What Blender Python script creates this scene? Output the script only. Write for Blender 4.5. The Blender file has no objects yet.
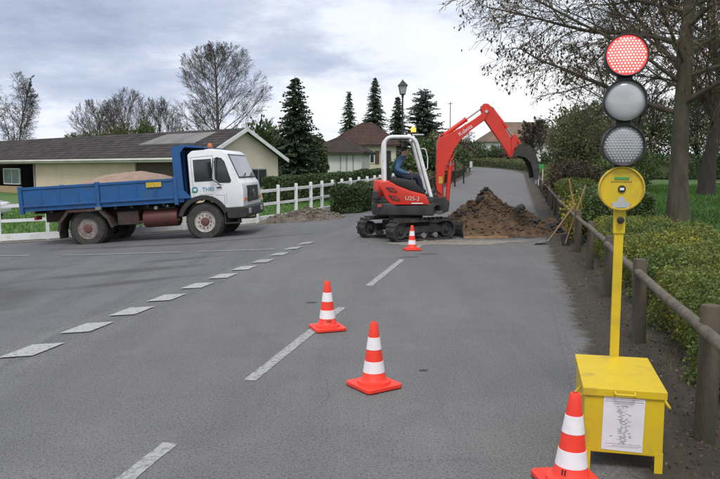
import bpy, bmesh, math, random
import numpy as np
from mathutils import Vector, Matrix, noise as mnoise

R = math.radians
sc = bpy.context.scene
col = sc.collection

# ---------------------------------------------------------------- camera
cam_d = bpy.data.cameras.new('camera'); cam = bpy.data.objects.new('camera', cam_d); col.objects.link(cam)
cam.location = (0, 0, 1.65)
cam.rotation_euler = (R(90) - math.atan(71.5 / 700), 0, 0)
cam_d.sensor_width = 36.0; cam_d.lens = 35.0
cam_d.clip_start = 0.05; cam_d.clip_end = 3000
sc.camera = cam

# ---------------------------------------------------------------- sky, sun, exposure
SUN_EL, SUN_AZ = R(58), R(190)          # azimuth clockwise from +Y: behind the camera, to the left
w = bpy.data.worlds.new('World'); sc.world = w; w.use_nodes = True
nt = w.node_tree; N = nt.nodes; L = nt.links
for n in list(N): N.remove(n)
out = N.new('ShaderNodeOutputWorld'); bg = N.new('ShaderNodeBackground'); bg.inputs['Strength'].default_value = 0.1
sky = N.new('ShaderNodeTexSky'); sky.sky_type = 'NISHITA'; sky.sun_disc = False
sky.sun_elevation = SUN_EL; sky.sun_rotation = SUN_AZ; sky.air_density = 1.0; sky.dust_density = 2.0; sky.ozone_density = 1.5
tc = N.new('ShaderNodeTexCoord')
sep = N.new('ShaderNodeSeparateXYZ'); L.new(tc.outputs['Generated'], sep.inputs[0])
def wm(op, a, b=None):
    n = N.new('ShaderNodeMath'); n.operation = op
    for i, v in enumerate((a, b)):
        if v is None: continue
        if isinstance(v, (int, float)): n.inputs[i].default_value = v
        else: L.new(v, n.inputs[i])
    return n.outputs[0]
zz = wm('ADD', wm('ABSOLUTE', sep.outputs[2]), 0.22)
cx = wm('DIVIDE', sep.outputs[0], zz); cy = wm('DIVIDE', sep.outputs[1], zz)
cmb = N.new('ShaderNodeCombineXYZ'); L.new(cx, cmb.inputs[0]); L.new(cy, cmb.inputs[1])
def wnoise(scale, detail, off, rough=0.55):
    mp = N.new('ShaderNodeMapping'); mp.inputs['Location'].default_value = off; L.new(cmb.outputs[0], mp.inputs[0])
    n = N.new('ShaderNodeTexNoise'); n.inputs['Scale'].default_value = scale; n.inputs['Detail'].default_value = detail
    n.inputs['Roughness'].default_value = rough; L.new(mp.outputs[0], n.inputs['Vector']); return n.outputs['Fac']
SKY_OFF = (7.1, 6.5, 0.0)
big = wnoise(0.42, 2.0, SKY_OFF); fine = wnoise(2.0, 7.0, (7.1, 2.0, 0), 0.62)
cl = wm('ADD', wm('MULTIPLY', big, 0.68), wm('MULTIPLY', fine, 0.32))
rmp = N.new('ShaderNodeValToRGB'); L.new(cl, rmp.inputs[0])
cr = rmp.color_ramp; cr.elements[0].position = 0.31; cr.elements[0].color = (2.5, 3.0, 4.1, 1)
cr.elements[1].position = 0.60; cr.elements[1].color = (8.0, 8.05, 8.2, 1)
e = cr.elements.new(0.42); e.color = (4.4, 4.95, 6.1, 1)
e = cr.elements.new(0.47); e.color = (6.5, 6.85, 7.6, 1)
gap = wnoise(0.9, 3.0, (1.3, 9.4, 0), 0.5)
gr = N.new('ShaderNodeMapRange'); gr.inputs[1].default_value = 0.60; gr.inputs[2].default_value = 0.72; gr.inputs[3].default_value = 1.0; gr.inputs[4].default_value = 0.7
L.new(gap, gr.inputs[0])
mx = N.new('ShaderNodeMix'); mx.data_type = 'RGBA'; L.new(gr.outputs[0], mx.inputs[0]); L.new(sky.outputs[0], mx.inputs[6]); L.new(rmp.outputs[0], mx.inputs[7])
L.new(mx.outputs[2], bg.inputs['Color']); L.new(bg.outputs[0], out.inputs['Surface'])

sun_d = bpy.data.lights.new('sun', 'SUN'); sun = bpy.data.objects.new('sun', sun_d); col.objects.link(sun)
sun_d.energy = 1.5; sun_d.angle = R(18); sun_d.color = (1.0, 0.96, 0.9)
sdir = Vector((math.sin(SUN_AZ) * math.cos(SUN_EL), math.cos(SUN_AZ) * math.cos(SUN_EL), math.sin(SUN_EL)))
sun.rotation_euler = sdir.to_track_quat('Z', 'Y').to_euler()
vs = sc.view_settings; vs.view_transform = 'Standard'; vs.look = 'None'; vs.exposure = 0.47; vs.gamma = 1.0; vs.use_curve_mapping = False

# ---------------------------------------------------------------- materials
M = {}
def mat(name, c1, c2=None, rough=0.6, metal=0.0, scale=4.0, detail=4.0, bump=0.0, bscale=None, lo=0.35, hi=0.65,
        spec=0.5, island=0.0, stretch=None, rot=0.0, c3=None, s3=1.0, lo3=0.5, hi3=0.65, trans=0.0, rvar=0.0, coat=0.0):
    m = bpy.data.materials.new(name); m.use_nodes = True; M[name] = m
    t = m.node_tree; n = t.nodes; l = t.links; b = n['Principled BSDF']
    b.inputs['Roughness'].default_value = rough; b.inputs['Metallic'].default_value = metal
    b.inputs['Specular IOR Level'].default_value = spec
    if coat: b.inputs['Coat Weight'].default_value = coat; b.inputs['Coat Roughness'].default_value = 0.12
    tcn = n.new('ShaderNodeTexCoord'); vec = tcn.outputs['Object']
    if stretch or rot:
        mp = n.new('ShaderNodeMapping'); l.new(vec, mp.inputs[0]); vec = mp.outputs[0]
        mp.inputs['Rotation'].default_value = (0, 0, rot)
        if stretch: mp.inputs['Scale'].default_value = stretch
    src = None
    def nz(s, d, v=vec):
        k = n.new('ShaderNodeTexNoise'); k.inputs['Scale'].default_value = s; k.inputs['Detail'].default_value = d
        k.inputs['Roughness'].default_value = 0.6; l.new(v, k.inputs['Vector']); return k.outputs['Fac']
    def rng(x, a, bb, c=0.0, d=1.0):
        k = n.new('ShaderNodeMapRange'); k.inputs[1].default_value = a; k.inputs[2].default_value = bb
        k.inputs[3].default_value = c; k.inputs[4].default_value = d; l.new(x, k.inputs[0]); return k.outputs[0]
    def mixc(f, A, B, mode='MIX'):
        k = n.new('ShaderNodeMix'); k.data_type = 'RGBA'; k.blend_type = mode
        if isinstance(f, float): k.inputs[0].default_value = f
        else: l.new(f, k.inputs[0])
        for i, v in ((6, A), (7, B)):
            if isinstance(v, tuple): k.inputs[i].default_value = (*v, 1)
            else: l.new(v, k.inputs[i])
        return k.outputs[2]
    b.inputs['Base Color'].default_value = (*c1, 1)
    if c2:
        f = nz(scale, detail); src = mixc(rng(f, lo, hi), c1, c2)
        if rvar: l.new(rng(f, lo, hi, rough - rvar, rough + rvar), b.inputs['Roughness'])
    if c3: src = mixc(rng(nz(s3, 5.0), lo3, hi3), src if src else c1, c3)
    if island:
        g = n.new('ShaderNodeNewGeometry'); k = n.new('ShaderNodeHueSaturation')
        l.new(rng(g.outputs['Random Per Island'], 0, 1, 1 - island, 1 + island), k.inputs['Value'])
        w2 = n.new('ShaderNodeMath'); w2.operation = 'MULTIPLY'; w2.inputs[1].default_value = 7.13; l.new(g.outputs['Random Per Island'], w2.inputs[0])
        w3 = n.new('ShaderNodeMath'); w3.operation = 'FRACT'; l.new(w2.outputs[0], w3.inputs[0])
        l.new(rng(w3.outputs[0], 0, 1, 0.5 - island * 0.06, 0.5 + island * 0.06), k.inputs['Hue'])
        if src: l.new(src, k.inputs['Color'])
        else: k.inputs['Color'].default_value = (*c1, 1)
        src = k.outputs[0]
    if src: l.new(src, b.inputs['Base Color'])
    if bump:
        bn = n.new('ShaderNodeBump'); bn.inputs['Strength'].default_value = min(1.0, bump); bn.inputs['Distance'].default_value = 0.02
        l.new(nz(bscale or scale * 4, 3.0), bn.inputs['Height']); l.new(bn.outputs[0], b.inputs['Normal'])
    if trans:
        tr = n.new('ShaderNodeBsdfTranslucent'); ms = n.new('ShaderNodeMixShader'); ms.inputs[0].default_value = trans
        if src: l.new(src, tr.inputs[0])
        else: tr.inputs[0].default_value = (*c1, 1)
        l.new(b.outputs[0], ms.inputs[1]); l.new(tr.outputs[0], ms.inputs[2]); l.new(ms.outputs[0], n['Material Output'].inputs[0])
    return m
def emit(name, c, s, base=(0.5, 0.1, 0.1)):
    m = mat(name, base, rough=0.25); b = m.node_tree.nodes['Principled BSDF']
    b.inputs['Emission Color'].default_value = (*c, 1); b.inputs['Emission Strength'].default_value = s; return m
def glass(name, c=(0.02, 0.025, 0.03), rough=0.05, spec=0.6):
    return mat(name, c, tuple(x * 1.8 + 0.01 for x in c), rough=rough, scale=1.5, spec=spec)

ROADROT = R(12.6)
def asphalt(name, base, light, dark, seed, stains=()):
    m = bpy.data.materials.new(name); m.use_nodes = True; M[name] = m
    t = m.node_tree; n = t.nodes; l = t.links; b = n['Principled BSDF']
    tcn = n.new('ShaderNodeTexCoord')
    def mp(sc_, loc=(0, 0, 0), rot=0.0):
        k = n.new('ShaderNodeMapping'); k.inputs['Scale'].default_value = sc_; k.inputs['Location'].default_value = loc
        k.inputs['Rotation'].default_value = (0, 0, rot); l.new(tcn.outputs['Object'], k.inputs[0]); return k.outputs[0]
    def nz(v, s, d, r=0.6):
        k = n.new('ShaderNodeTexNoise'); k.inputs['Scale'].default_value = s; k.inputs['Detail'].default_value = d; k.inputs['Roughness'].default_value = r
        l.new(v, k.inputs['Vector']); return k.outputs['Fac']
    def rng(x, a, bb, c=0.0, d=1.0):
        k = n.new('ShaderNodeMapRange'); k.inputs[1].default_value = a; k.inputs[2].default_value = bb; k.inputs[3].default_value = c; k.inputs[4].default_value = d
        l.new(x, k.inputs[0]); return k.outputs[0]
    def mixc(f, A, B):
        k = n.new('ShaderNodeMix'); k.data_type = 'RGBA'; l.new(f, k.inputs[0])
        for i, v in ((6, A), (7, B)):
            if isinstance(v, tuple): k.inputs[i].default_value = (*v, 1)
            else: l.new(v, k.inputs[i])
        return k.outputs[2]
    big = nz(mp((1, 1, 1), (seed, 0, 0)), 0.35, 4); streak = nz(mp((1.5, 0.09, 1), (seed, 3, 0), ROADROT), 1.2, 4)
    mid = nz(mp((1, 1, 1), (seed, 7, 0)), 2.2, 5, 0.7); grain = nz(mp((1, 1, 1)), 95, 4, 0.8); grain2 = nz(mp((1, 1, 1)), 60, 3, 0.7)
    c = mixc(rng(big, 0.35, 0.68), base, light)
    c = mixc(rng(streak, 0.45, 0.72, 0, 0.55), c, dark)
    c = mixc(rng(mid, 0.50, 0.78, 0, 0.60), c, dark)
    c = mixc(rng(nz(mp((1, 1, 1), (seed, 11, 0)), 0.9, 6, 0.65), 0.56, 0.70, 0, 0.30), c, tuple(x * 1.25 for x in light))
    for (ex_, ey_, rx_, ry_, ro_) in stains:
        wob = n.new('ShaderNodeTexNoise'); wob.inputs['Scale'].default_value = 1.3; wob.inputs['Detail'].default_value = 6; wob.inputs['Roughness'].default_value = 0.65; l.new(tcn.outputs['Object'], wob.inputs['Vector'])
        v1 = n.new('ShaderNodeVectorMath'); v1.operation = 'SUBTRACT'; l.new(tcn.outputs['Object'], v1.inputs[0]); v1.inputs[1].default_value = (ex_, ey_, 0)
        k2 = n.new('ShaderNodeMapping'); k2.vector_type = 'TEXTURE'; k2.inputs['Rotation'].default_value = (0, 0, ro_); k2.inputs['Scale'].default_value = (rx_, ry_, 30); l.new(v1.outputs[0], k2.inputs[0])
        ln = n.new('ShaderNodeVectorMath'); ln.operation = 'LENGTH'; l.new(k2.outputs[0], ln.inputs[0])
        ad = n.new('ShaderNodeMath'); ad.operation = 'MULTIPLY_ADD'; l.new(wob.outputs['Fac'], ad.inputs[0]); ad.inputs[1].default_value = 1.5; l.new(ln.outputs['Value'], ad.inputs[2])
        c = mixc(rng(ad.outputs[0], 1.95, 1.40, 0, 0.74), c, (0.050, 0.048, 0.046))
    c = mixc(rng(grain, 0.53, 0.66, 0, 0.85), c, tuple(min(1, x * 2.0) for x in light))
    c = mixc(rng(grain2, 0.52, 0.68, 0, 0.85), c, tuple(x * 0.45 for x in dark))
    wv_ = n.new('ShaderNodeVectorMath'); wv_.operation = 'ADD'; wz = n.new('ShaderNodeTexNoise'); wz.inputs['Scale'].default_value = 1.1; wz.inputs['Detail'].default_value = 5; l.new(tcn.outputs['Object'], wz.inputs['Vector']); l.new(tcn.outputs['Object'], wv_.inputs[0]); l.new(wz.outputs['Color'], wv_.inputs[1])
    vo = n.new('ShaderNodeTexVoronoi'); vo.feature = 'DISTANCE_TO_EDGE'; vo.inputs['Scale'].default_value = 0.42; l.new(wv_.outputs[0], vo.inputs['Vector'])
    ck = n.new('ShaderNodeMath'); ck.operation = 'MULTIPLY'; l.new(rng(vo.outputs['Distance'], 0.0, 0.004, 0.35, 0.0), ck.inputs[0]); l.new(rng(big, 0.50, 0.58), ck.inputs[1])
    c = mixc(ck.outputs[0], c, (0.035, 0.034, 0.034))
    l.new(c, b.inputs['Base Color']); l.new(rng(big, 0.3, 0.7, 0.78, 0.9), b.inputs['Roughness']); b.inputs['Specular IOR Level'].default_value = 0.3
    bn = n.new('ShaderNodeBump'); bn.inputs['Strength'].default_value = 0.5; bn.inputs['Distance'].default_value = 0.008
    l.new(grain2, bn.inputs['Height']); l.new(bn.outputs[0], b.inputs['Normal'])
    return m
asphalt('asphalt', (0.122, 0.122, 0.123), (0.158, 0.157, 0.156), (0.092, 0.092, 0.094), 0.0)
asphalt('asphalt_side', (0.112, 0.112, 0.120), (0.145, 0.145, 0.150), (0.075, 0.075, 0.082), 13.0, [(-6.3, 9.3, 1.9, 2.1, .3), (-4.2, 12.1, 1.3, .34, .2), (-3.4, 13.7, .8, .2, .2), (-3.6, 10.6, .9, .25, .35), (-3.0, 17.8, 1.9, .22, .2), (-8.5, 13.5, 2.5, .4, .1), (-5.5, 17.6, 3.0, .25, -.15)])
asphalt('asphalt_dark', (0.045, 0.043, 0.042), (0.075, 0.072, 0.070), (0.028, 0.027, 0.027), 31.0)
mat('marking', (0.36, 0.36, 0.355), (0.13, 0.13, 0.13), rough=0.85, scale=22, detail=8, lo=0.52, hi=0.70, bump=0.1, bscale=120)
mat('marking_worn', (0.33, 0.33, 0.325), (0.13, 0.13, 0.13), rough=0.88, scale=24, detail=8, lo=0.46, hi=0.68, bump=0.1, bscale=120)
mat('grass_ground', (0.050, 0.115, 0.022), (0.080, 0.150, 0.032), rough=0.9, scale=1.6, detail=8, bump=0.6, bscale=30, c3=(0.075, 0.075, 0.035), s3=0.5, lo3=0.58, hi3=0.75)
mat('grass', (0.062, 0.165, 0.024), (0.105, 0.205, 0.038), rough=0.7, scale=0.8, island=0.35, trans=0.3)
mat('verge_dirt', (0.050, 0.041, 0.033), (0.082, 0.070, 0.058), rough=0.95, scale=6, detail=10, bump=0.9, bscale=40, c3=(0.030, 0.026, 0.018), s3=2.0)
asphalt('verge_blend', (0.122, 0.122, 0.123), (0.158, 0.157, 0.156), (0.092, 0.092, 0.094), 0.0)
def _blend():
    t = M['verge_blend'].node_tree; n = t.nodes; l = t.links; b = n['Principled BSDF']; src = b.inputs['Base Color'].links[0].from_socket
    a = n.new('ShaderNodeAttribute'); a.attribute_name = 'soil'; tc_ = n.new('ShaderNodeTexCoord')
    def nz(sc_, d): k = n.new('ShaderNodeTexNoise'); k.inputs['Scale'].default_value = sc_; k.inputs['Detail'].default_value = d; k.inputs['Roughness'].default_value = .7; l.new(tc_.outputs['Object'], k.inputs['Vector']); return k.outputs['Fac']
    f = n.new('ShaderNodeMath'); f.operation = 'MULTIPLY_ADD'; l.new(nz(3.0, 9), f.inputs[0]); f.inputs[1].default_value = 1.1; l.new(a.outputs['Fac'], f.inputs[2])
    r = n.new('ShaderNodeMapRange'); r.inputs[1].default_value = .82; r.inputs[2].default_value = 1.12; l.new(f.outputs[0], r.inputs[0])
    d = n.new('ShaderNodeMix'); d.data_type = 'RGBA'; l.new(nz(7, 10), d.inputs[0]); d.inputs[6].default_value = (.030, .025, .019, 1); d.inputs[7].default_value = (.100, .084, .066, 1)
    m_ = n.new('ShaderNodeMix'); m_.data_type = 'RGBA'; l.new(r.outputs[0], m_.inputs[0]); l.new(src, m_.inputs[6]); l.new(d.outputs[2], m_.inputs[7]); l.new(m_.outputs[2], b.inputs['Base Color'])
    bn = n.new('ShaderNodeBump'); bn.inputs['Strength'].default_value = .9; bn.inputs['Distance'].default_value = .03; l.new(nz(16, 8), bn.inputs['Height']); l.new(r.outputs[0], bn.inputs['Strength']); old = b.inputs['Normal'].links[0].from_socket; l.new(old, bn.inputs['Normal']); l.new(bn.outputs[0], b.inputs['Normal'])
_blend()
mat('gravel', (0.20, 0.18, 0.155), (0.12, 0.11, 0.10), rough=0.95, scale=14, detail=8, bump=0.9, bscale=60)
mat('chalk_debris', (0.30, 0.27, 0.23), (0.19, 0.17, 0.15), rough=0.95, scale=9, detail=8, bump=0.8, bscale=50)
mat('earth', (0.125, 0.074, 0.041), (0.055, 0.037, 0.025), rough=0.97, scale=4, detail=10, bump=1.0, bscale=22, c3=(0.155, 0.10, 0.055), s3=1.6, lo3=0.5, hi3=0.62)
mat('dark_earth', (0.050, 0.040, 0.033), (0.090, 0.072, 0.058), rough=0.97, scale=5, detail=10, bump=1.0, bscale=25, island=0.3)
mat('clod', (0.125, 0.080, 0.045), (0.07, 0.046, 0.03), rough=0.97, scale=9, bump=0.9, bscale=40, island=0.4)
mat('sand', (0.33, 0.235, 0.18), (0.26, 0.18, 0.14), rough=0.97, scale=5, detail=10, bump=0.6, bscale=60)
mat('asphalt_lump', (0.042, 0.041, 0.042), (0.085, 0.08, 0.076), rough=0.95, scale=12, bump=0.9, bscale=50)
mat('rubble', (0.21, 0.185, 0.155), (0.10, 0.08, 0.06), rough=0.97, scale=4, detail=10, bump=1.0, bscale=20, island=0.3)
mat('white_paint', (0.74, 0.75, 0.76), (0.60, 0.61, 0.62), rough=0.55, scale=3, detail=6, lo=0.5, hi=0.8, c3=(0.40, 0.41, 0.38), s3=2.5, lo3=0.54, hi3=0.80)
mat('truck_white', (0.76, 0.78, 0.80), (0.64, 0.65, 0.66), rough=0.38, scale=2.5, detail=6, lo=0.5, hi=0.8, coat=0.3, c3=(0.48, 0.47, 0.45), s3=2.2, lo3=0.58, hi3=0.85)
mat('truck_blue', (0.009, 0.095, 0.285), (0.014, 0.072, 0.200), rough=0.5, scale=2.2, detail=8, c3=(0.07, 0.10, 0.14), s3=2.6, lo3=0.56, hi3=0.80, rvar=0.1)
mat('truck_black', (0.014, 0.014, 0.015), (0.035, 0.033, 0.031), rough=0.6, scale=5, detail=6)
mat('chassis', (0.055, 0.020, 0.017), (0.035, 0.024, 0.022), rough=0.7, scale=5, detail=8, c3=(0.06, 0.05, 0.045), s3=3)
mat('tank_red', (0.125, 0.032, 0.027), (0.08, 0.028, 0.024), rough=0.6, scale=4, detail=8)
mat('hub_red', (0.17, 0.05, 0.045), (0.09, 0.05, 0.045), rough=0.6, scale=8)
mat('rim', (0.50, 0.47, 0.45), (0.25, 0.22, 0.20), rough=0.6, scale=12, detail=6)
mat('rim_dark', (0.24, 0.21, 0.20), (0.13, 0.10, 0.09), rough=0.7, scale=12, detail=6)
mat('tyre', (0.028, 0.027, 0.026), (0.060, 0.056, 0.052), rough=0.85, scale=6, detail=8, bump=0.3, bscale=60)
mat('rubber', (0.020, 0.020, 0.020), (0.055, 0.050, 0.045), rough=0.85, scale=6, detail=8, c3=(0.12, 0.095, 0.07), s3=4, lo3=0.55, hi3=0.75)
glass('glass_dark'); glass('glass_screen', (0.10, 0.12, 0.15), 0.04, 1.0)
mat('teal_print', (0.03, 0.25, 0.33), rough=0.5); mat('green_print', (0.03, 0.22, 0.06), rough=0.5)
mat('yellow_plate', (0.60, 0.42, 0.02), (0.42, 0.30, 0.05), rough=0.5, scale=20)
mat('exc_red', (0.68, 0.030, 0.012), (0.56, 0.028, 0.014), rough=0.45, scale=3, detail=8, c3=(0.36, 0.075, 0.045), s3=4, lo3=0.54, hi3=0.82, coat=0.15, rvar=0.12)
mat('exc_dark', (0.018, 0.019, 0.021), (0.045, 0.043, 0.041), rough=0.6, scale=4, detail=8)
mat('bucket_steel', (0.026, 0.026, 0.027), (0.070, 0.062, 0.055), rough=0.6, metal=0.3, scale=8, detail=8)
mat('steel_bright', (0.55, 0.55, 0.55), rough=0.25, metal=1.0)
mat('grey_part', (0.25, 0.25, 0.25), (0.15, 0.15, 0.15), rough=0.6, scale=8)
mat('cone_red', (0.86, 0.045, 0.022), (0.74, 0.040, 0.022), rough=0.5, scale=14, detail=8, lo=0.45, hi=0.75, c3=(0.42, 0.06, 0.04), s3=9, lo3=0.66, hi3=0.85)
mat('cone_white', (0.80, 0.77, 0.79), (0.66, 0.63, 0.65), rough=0.4, scale=18, detail=8, lo=0.5, hi=0.8)
mat('sig_yellow', (0.67, 0.475, 0.016), (0.56, 0.40, 0.018), rough=0.45, scale=5, detail=8, c3=(0.30, 0.22, 0.06), s3=6, lo3=0.56, hi3=0.80, rvar=0.1)
mat('sig_black', (0.012, 0.012, 0.013), (0.03, 0.03, 0.03), rough=0.5, scale=12)
mat('lens_grey', (0.36, 0.37, 0.39), (0.46, 0.47, 0.49), rough=0.16, scale=5, bump=0.05, bscale=60, spec=0.8, coat=1.0)
mat('lens_blue', (0.27, 0.285, 0.31), (0.33, 0.345, 0.365), rough=0.25, scale=9, bump=0.05, bscale=70, spec=0.7)
emit('led_lens', (1.0, 0.13, 0.12), 0.62, (0.5, 0.08, 0.07)); emit('led_dot', (1.0, 0.62, 0.58), 1.0, (0.8, 0.4, 0.4))
emit('beacon_amber', (1.0, 0.34, 0.04), 1.3, (0.7, 0.3, 0.05)); mat('beacon_orange', (0.65, 0.17, 0.03), rough=0.25)
mat('paper', (0.72, 0.71, 0.76), (0.64, 0.63, 0.68), rough=0.6, scale=6); mat('ink', (0.16, 0.16, 0.18), (0.4, 0.4, 0.42), rough=0.7, scale=90, detail=2)
mat('fence_wood', (0.098, 0.078, 0.056), (0.055, 0.046, 0.034), rough=0.9, scale=7, detail=8, stretch=(1, 1, 0.25), bump=0.7, bscale=40, c3=(0.05, 0.058, 0.034), s3=3)
mat('rail_wood', (0.150, 0.126, 0.096), (0.085, 0.072, 0.056), rough=0.9, scale=9, detail=8, bump=0.6, bscale=40)
mat('tool_wood', (0.36, 0.24, 0.13), (0.24, 0.15, 0.08), rough=0.6, scale=9); mat('tool_steel', (0.28, 0.28, 0.28), (0.16, 0.14, 0.12), rough=0.45, metal=0.6, scale=9)
mat('bark', (0.130, 0.106, 0.078), (0.070, 0.058, 0.044), rough=0.95, scale=5, detail=10, stretch=(1, 1, 0.3), bump=1.0, bscale=18, c3=(0.09, 0.10, 0.06), s3=2)
mat('bark_dark', (0.050, 0.042, 0.036), (0.030, 0.026, 0.022), rough=0.95, scale=5, detail=8, stretch=(1, 1, 0.3))
mat('bark_far', (0.105, 0.088, 0.074), (0.070, 0.060, 0.052), rough=0.95, scale=3)
mat('dead_leaf', (0.150, 0.100, 0.055), (0.085, 0.062, 0.038), rough=0.85, scale=2, island=0.45, trans=0.25)
mat('litter', (0.150, 0.105, 0.066), (0.07, 0.05, 0.035), rough=0.9, scale=2, island=0.5)
mat('hedge_leaf', (0.120, 0.170, 0.034), (0.215, 0.225, 0.045), rough=0.55, scale=1.1, detail=4, island=0.40, trans=0.3, c3=(0.080, 0.130, 0.032), s3=0.9)
mat('yellow_leaf', (0.44, 0.38, 0.03), (0.24, 0.24, 0.025), rough=0.55, scale=3, island=0.25, trans=0.3)
mat('dark_leaf', (0.044, 0.078, 0.026), (0.074, 0.112, 0.036), rough=0.65, scale=1.2, island=0.45, trans=0.2)
mat('mid_leaf', (0.072, 0.115, 0.036), (0.115, 0.155, 0.048), rough=0.65, scale=1.0, island=0.45, trans=0.25)
mat('olive_leaf', (0.155, 0.155, 0.068), (0.105, 0.115, 0.050), rough=0.7, scale=0.8, island=0.4, trans=0.25)
mat('russet_leaf', (0.085, 0.055, 0.038), (0.058, 0.048, 0.032), rough=0.7, scale=1.2, island=0.45, trans=0.2)
mat('needle', (0.036, 0.066, 0.036), (0.062, 0.095, 0.046), rough=0.7, scale=0.7, island=0.45)
mat('cedar_needle', (0.065, 0.090, 0.072), (0.095, 0.118, 0.092), rough=0.7, scale=0.7, island=0.4)
mat('wall_beige', (0.64, 0.52, 0.37), (0.56, 0.46, 0.34), rough=0.9, scale=0.7, detail=8, bump=0.2, bscale=30)
mat('wall_gable', (0.68, 0.60, 0.49), (0.60, 0.53, 0.44), rough=0.9, scale=0.9, detail=8, bump=0.2, bscale=30)
mat('wall_white', (0.62, 0.62, 0.60), (0.54, 0.54, 0.52), rough=0.9, scale=0.6, detail=6)
mat('wall_cream', (0.58, 0.53, 0.40), (0.50, 0.46, 0.36), rough=0.9, scale=0.6, detail=6)
mat('slate', (0.046, 0.042, 0.043), (0.066, 0.060, 0.059), rough=0.95, spec=0.15, scale=1.2, detail=8, island=0.18)
mat('slate_pale', (0.20, 0.19, 0.185), (0.13, 0.125, 0.125), rough=0.8, scale=0.8, detail=8, stretch=(1, 0.3, 1))
mat('tile_brown', (0.085, 0.052, 0.044), (0.062, 0.040, 0.036), rough=0.95, spec=0.2, scale=1.2, detail=8)
mat('tile_grey', (0.075, 0.058, 0.052), (0.055, 0.044, 0.042), rough=0.95, spec=0.2, scale=1.2, detail=8)
mat('tile_tan', (0.20, 0.135, 0.095), (0.15, 0.10, 0.075), rough=0.85, scale=0.8, detail=8)
mat('fascia', (0.60, 0.58, 0.52), (0.50, 0.48, 0.44), rough=0.7, scale=1.0)
mat('lintel_grey', (0.25, 0.26, 0.28), rough=0.8); mat('door_brown', (0.085, 0.055, 0.040), (0.06, 0.04, 0.03), rough=0.7, scale=2, stretch=(6, 6, 0.5))
mat('panel_tan', (0.34, 0.25, 0.14), rough=0.8); mat('dark_void', (0.03, 0.03, 0.032), rough=0.9)
mat('lamp_black', (0.016, 0.017, 0.018), rough=0.45); mat('lamp_glass', (0.42, 0.43, 0.44), (0.34, 0.35, 0.36), rough=0.3, scale=6)
mat('sign_red', (0.40, 0.06, 0.05), rough=0.5); mat('sign_green', (0.05, 0.30, 0.08), rough=0.5)
mat('car_paint', (0.62, 0.64, 0.67), rough=0.25, coat=0.6)
mat('jacket', (0.050, 0.125, 0.225), (0.034, 0.085, 0.160), rough=0.85, scale=14, bump=0.6, bscale=18)
mat('trousers', (0.030, 0.036, 0.060), rough=0.9, bump=0.4, bscale=20); mat('skin', (0.42, 0.23, 0.165), rough=0.55); mat('hair', (0.020, 0.015, 0.012), rough=0.7)
mat('seat_vinyl', (0.016, 0.016, 0.018), rough=0.5)

# ---------------------------------------------------------------- mesh helpers
def link_mesh(name, me, m, parent=None):
    o = bpy.data.objects.new(name, me); col.objects.link(o)
    for x in (m if isinstance(m, (list, tuple)) else [m]): me.materials.append(M[x] if isinstance(x, str) else x)
    if parent: o.parent = parent
    return o
def np_mesh(name, V, F, smooth=False):
    """V (n,3), F (m,k) all faces of one size."""
    me = bpy.data.meshes.new(name); V = np.asarray(V, dtype=np.float32); F = np.asarray(F, dtype=np.int32)
    me.vertices.add(len(V)); me.vertices.foreach_set('co', V.ravel())
    k = F.shape[1]; me.loops.add(F.size); me.loops.foreach_set('vertex_index', F.ravel())
    me.polygons.add(len(F)); me.polygons.foreach_set('loop_start', np.arange(0, F.size, k, dtype=np.int32))
    me.polygons.foreach_set('use_smooth', np.full(len(F), smooth))
    me.update(calc_edges=True); return me
def tag(o, label, cat=None, group=None, kind=None):
    if label: o['label'] = label
    if cat: o['category'] = cat
    if group: o['group'] = group
    if kind: o['kind'] = kind
    return o
def thing(name, label, cat, loc=(0, 0, 0), rz=0.0, group=None):
    o = bpy.data.objects.new(name, None); col.objects.link(o); o.empty_display_size = 0.2
    o.location = loc; o.rotation_euler = (0, 0, rz); return tag(o, label, cat, group)
def copy_tree(o, parent=None):
    c = o.copy(); col.objects.link(c)
    if parent: c.parent = parent
    for ch in list(o.children): copy_tree(ch, c)
    return c

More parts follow.
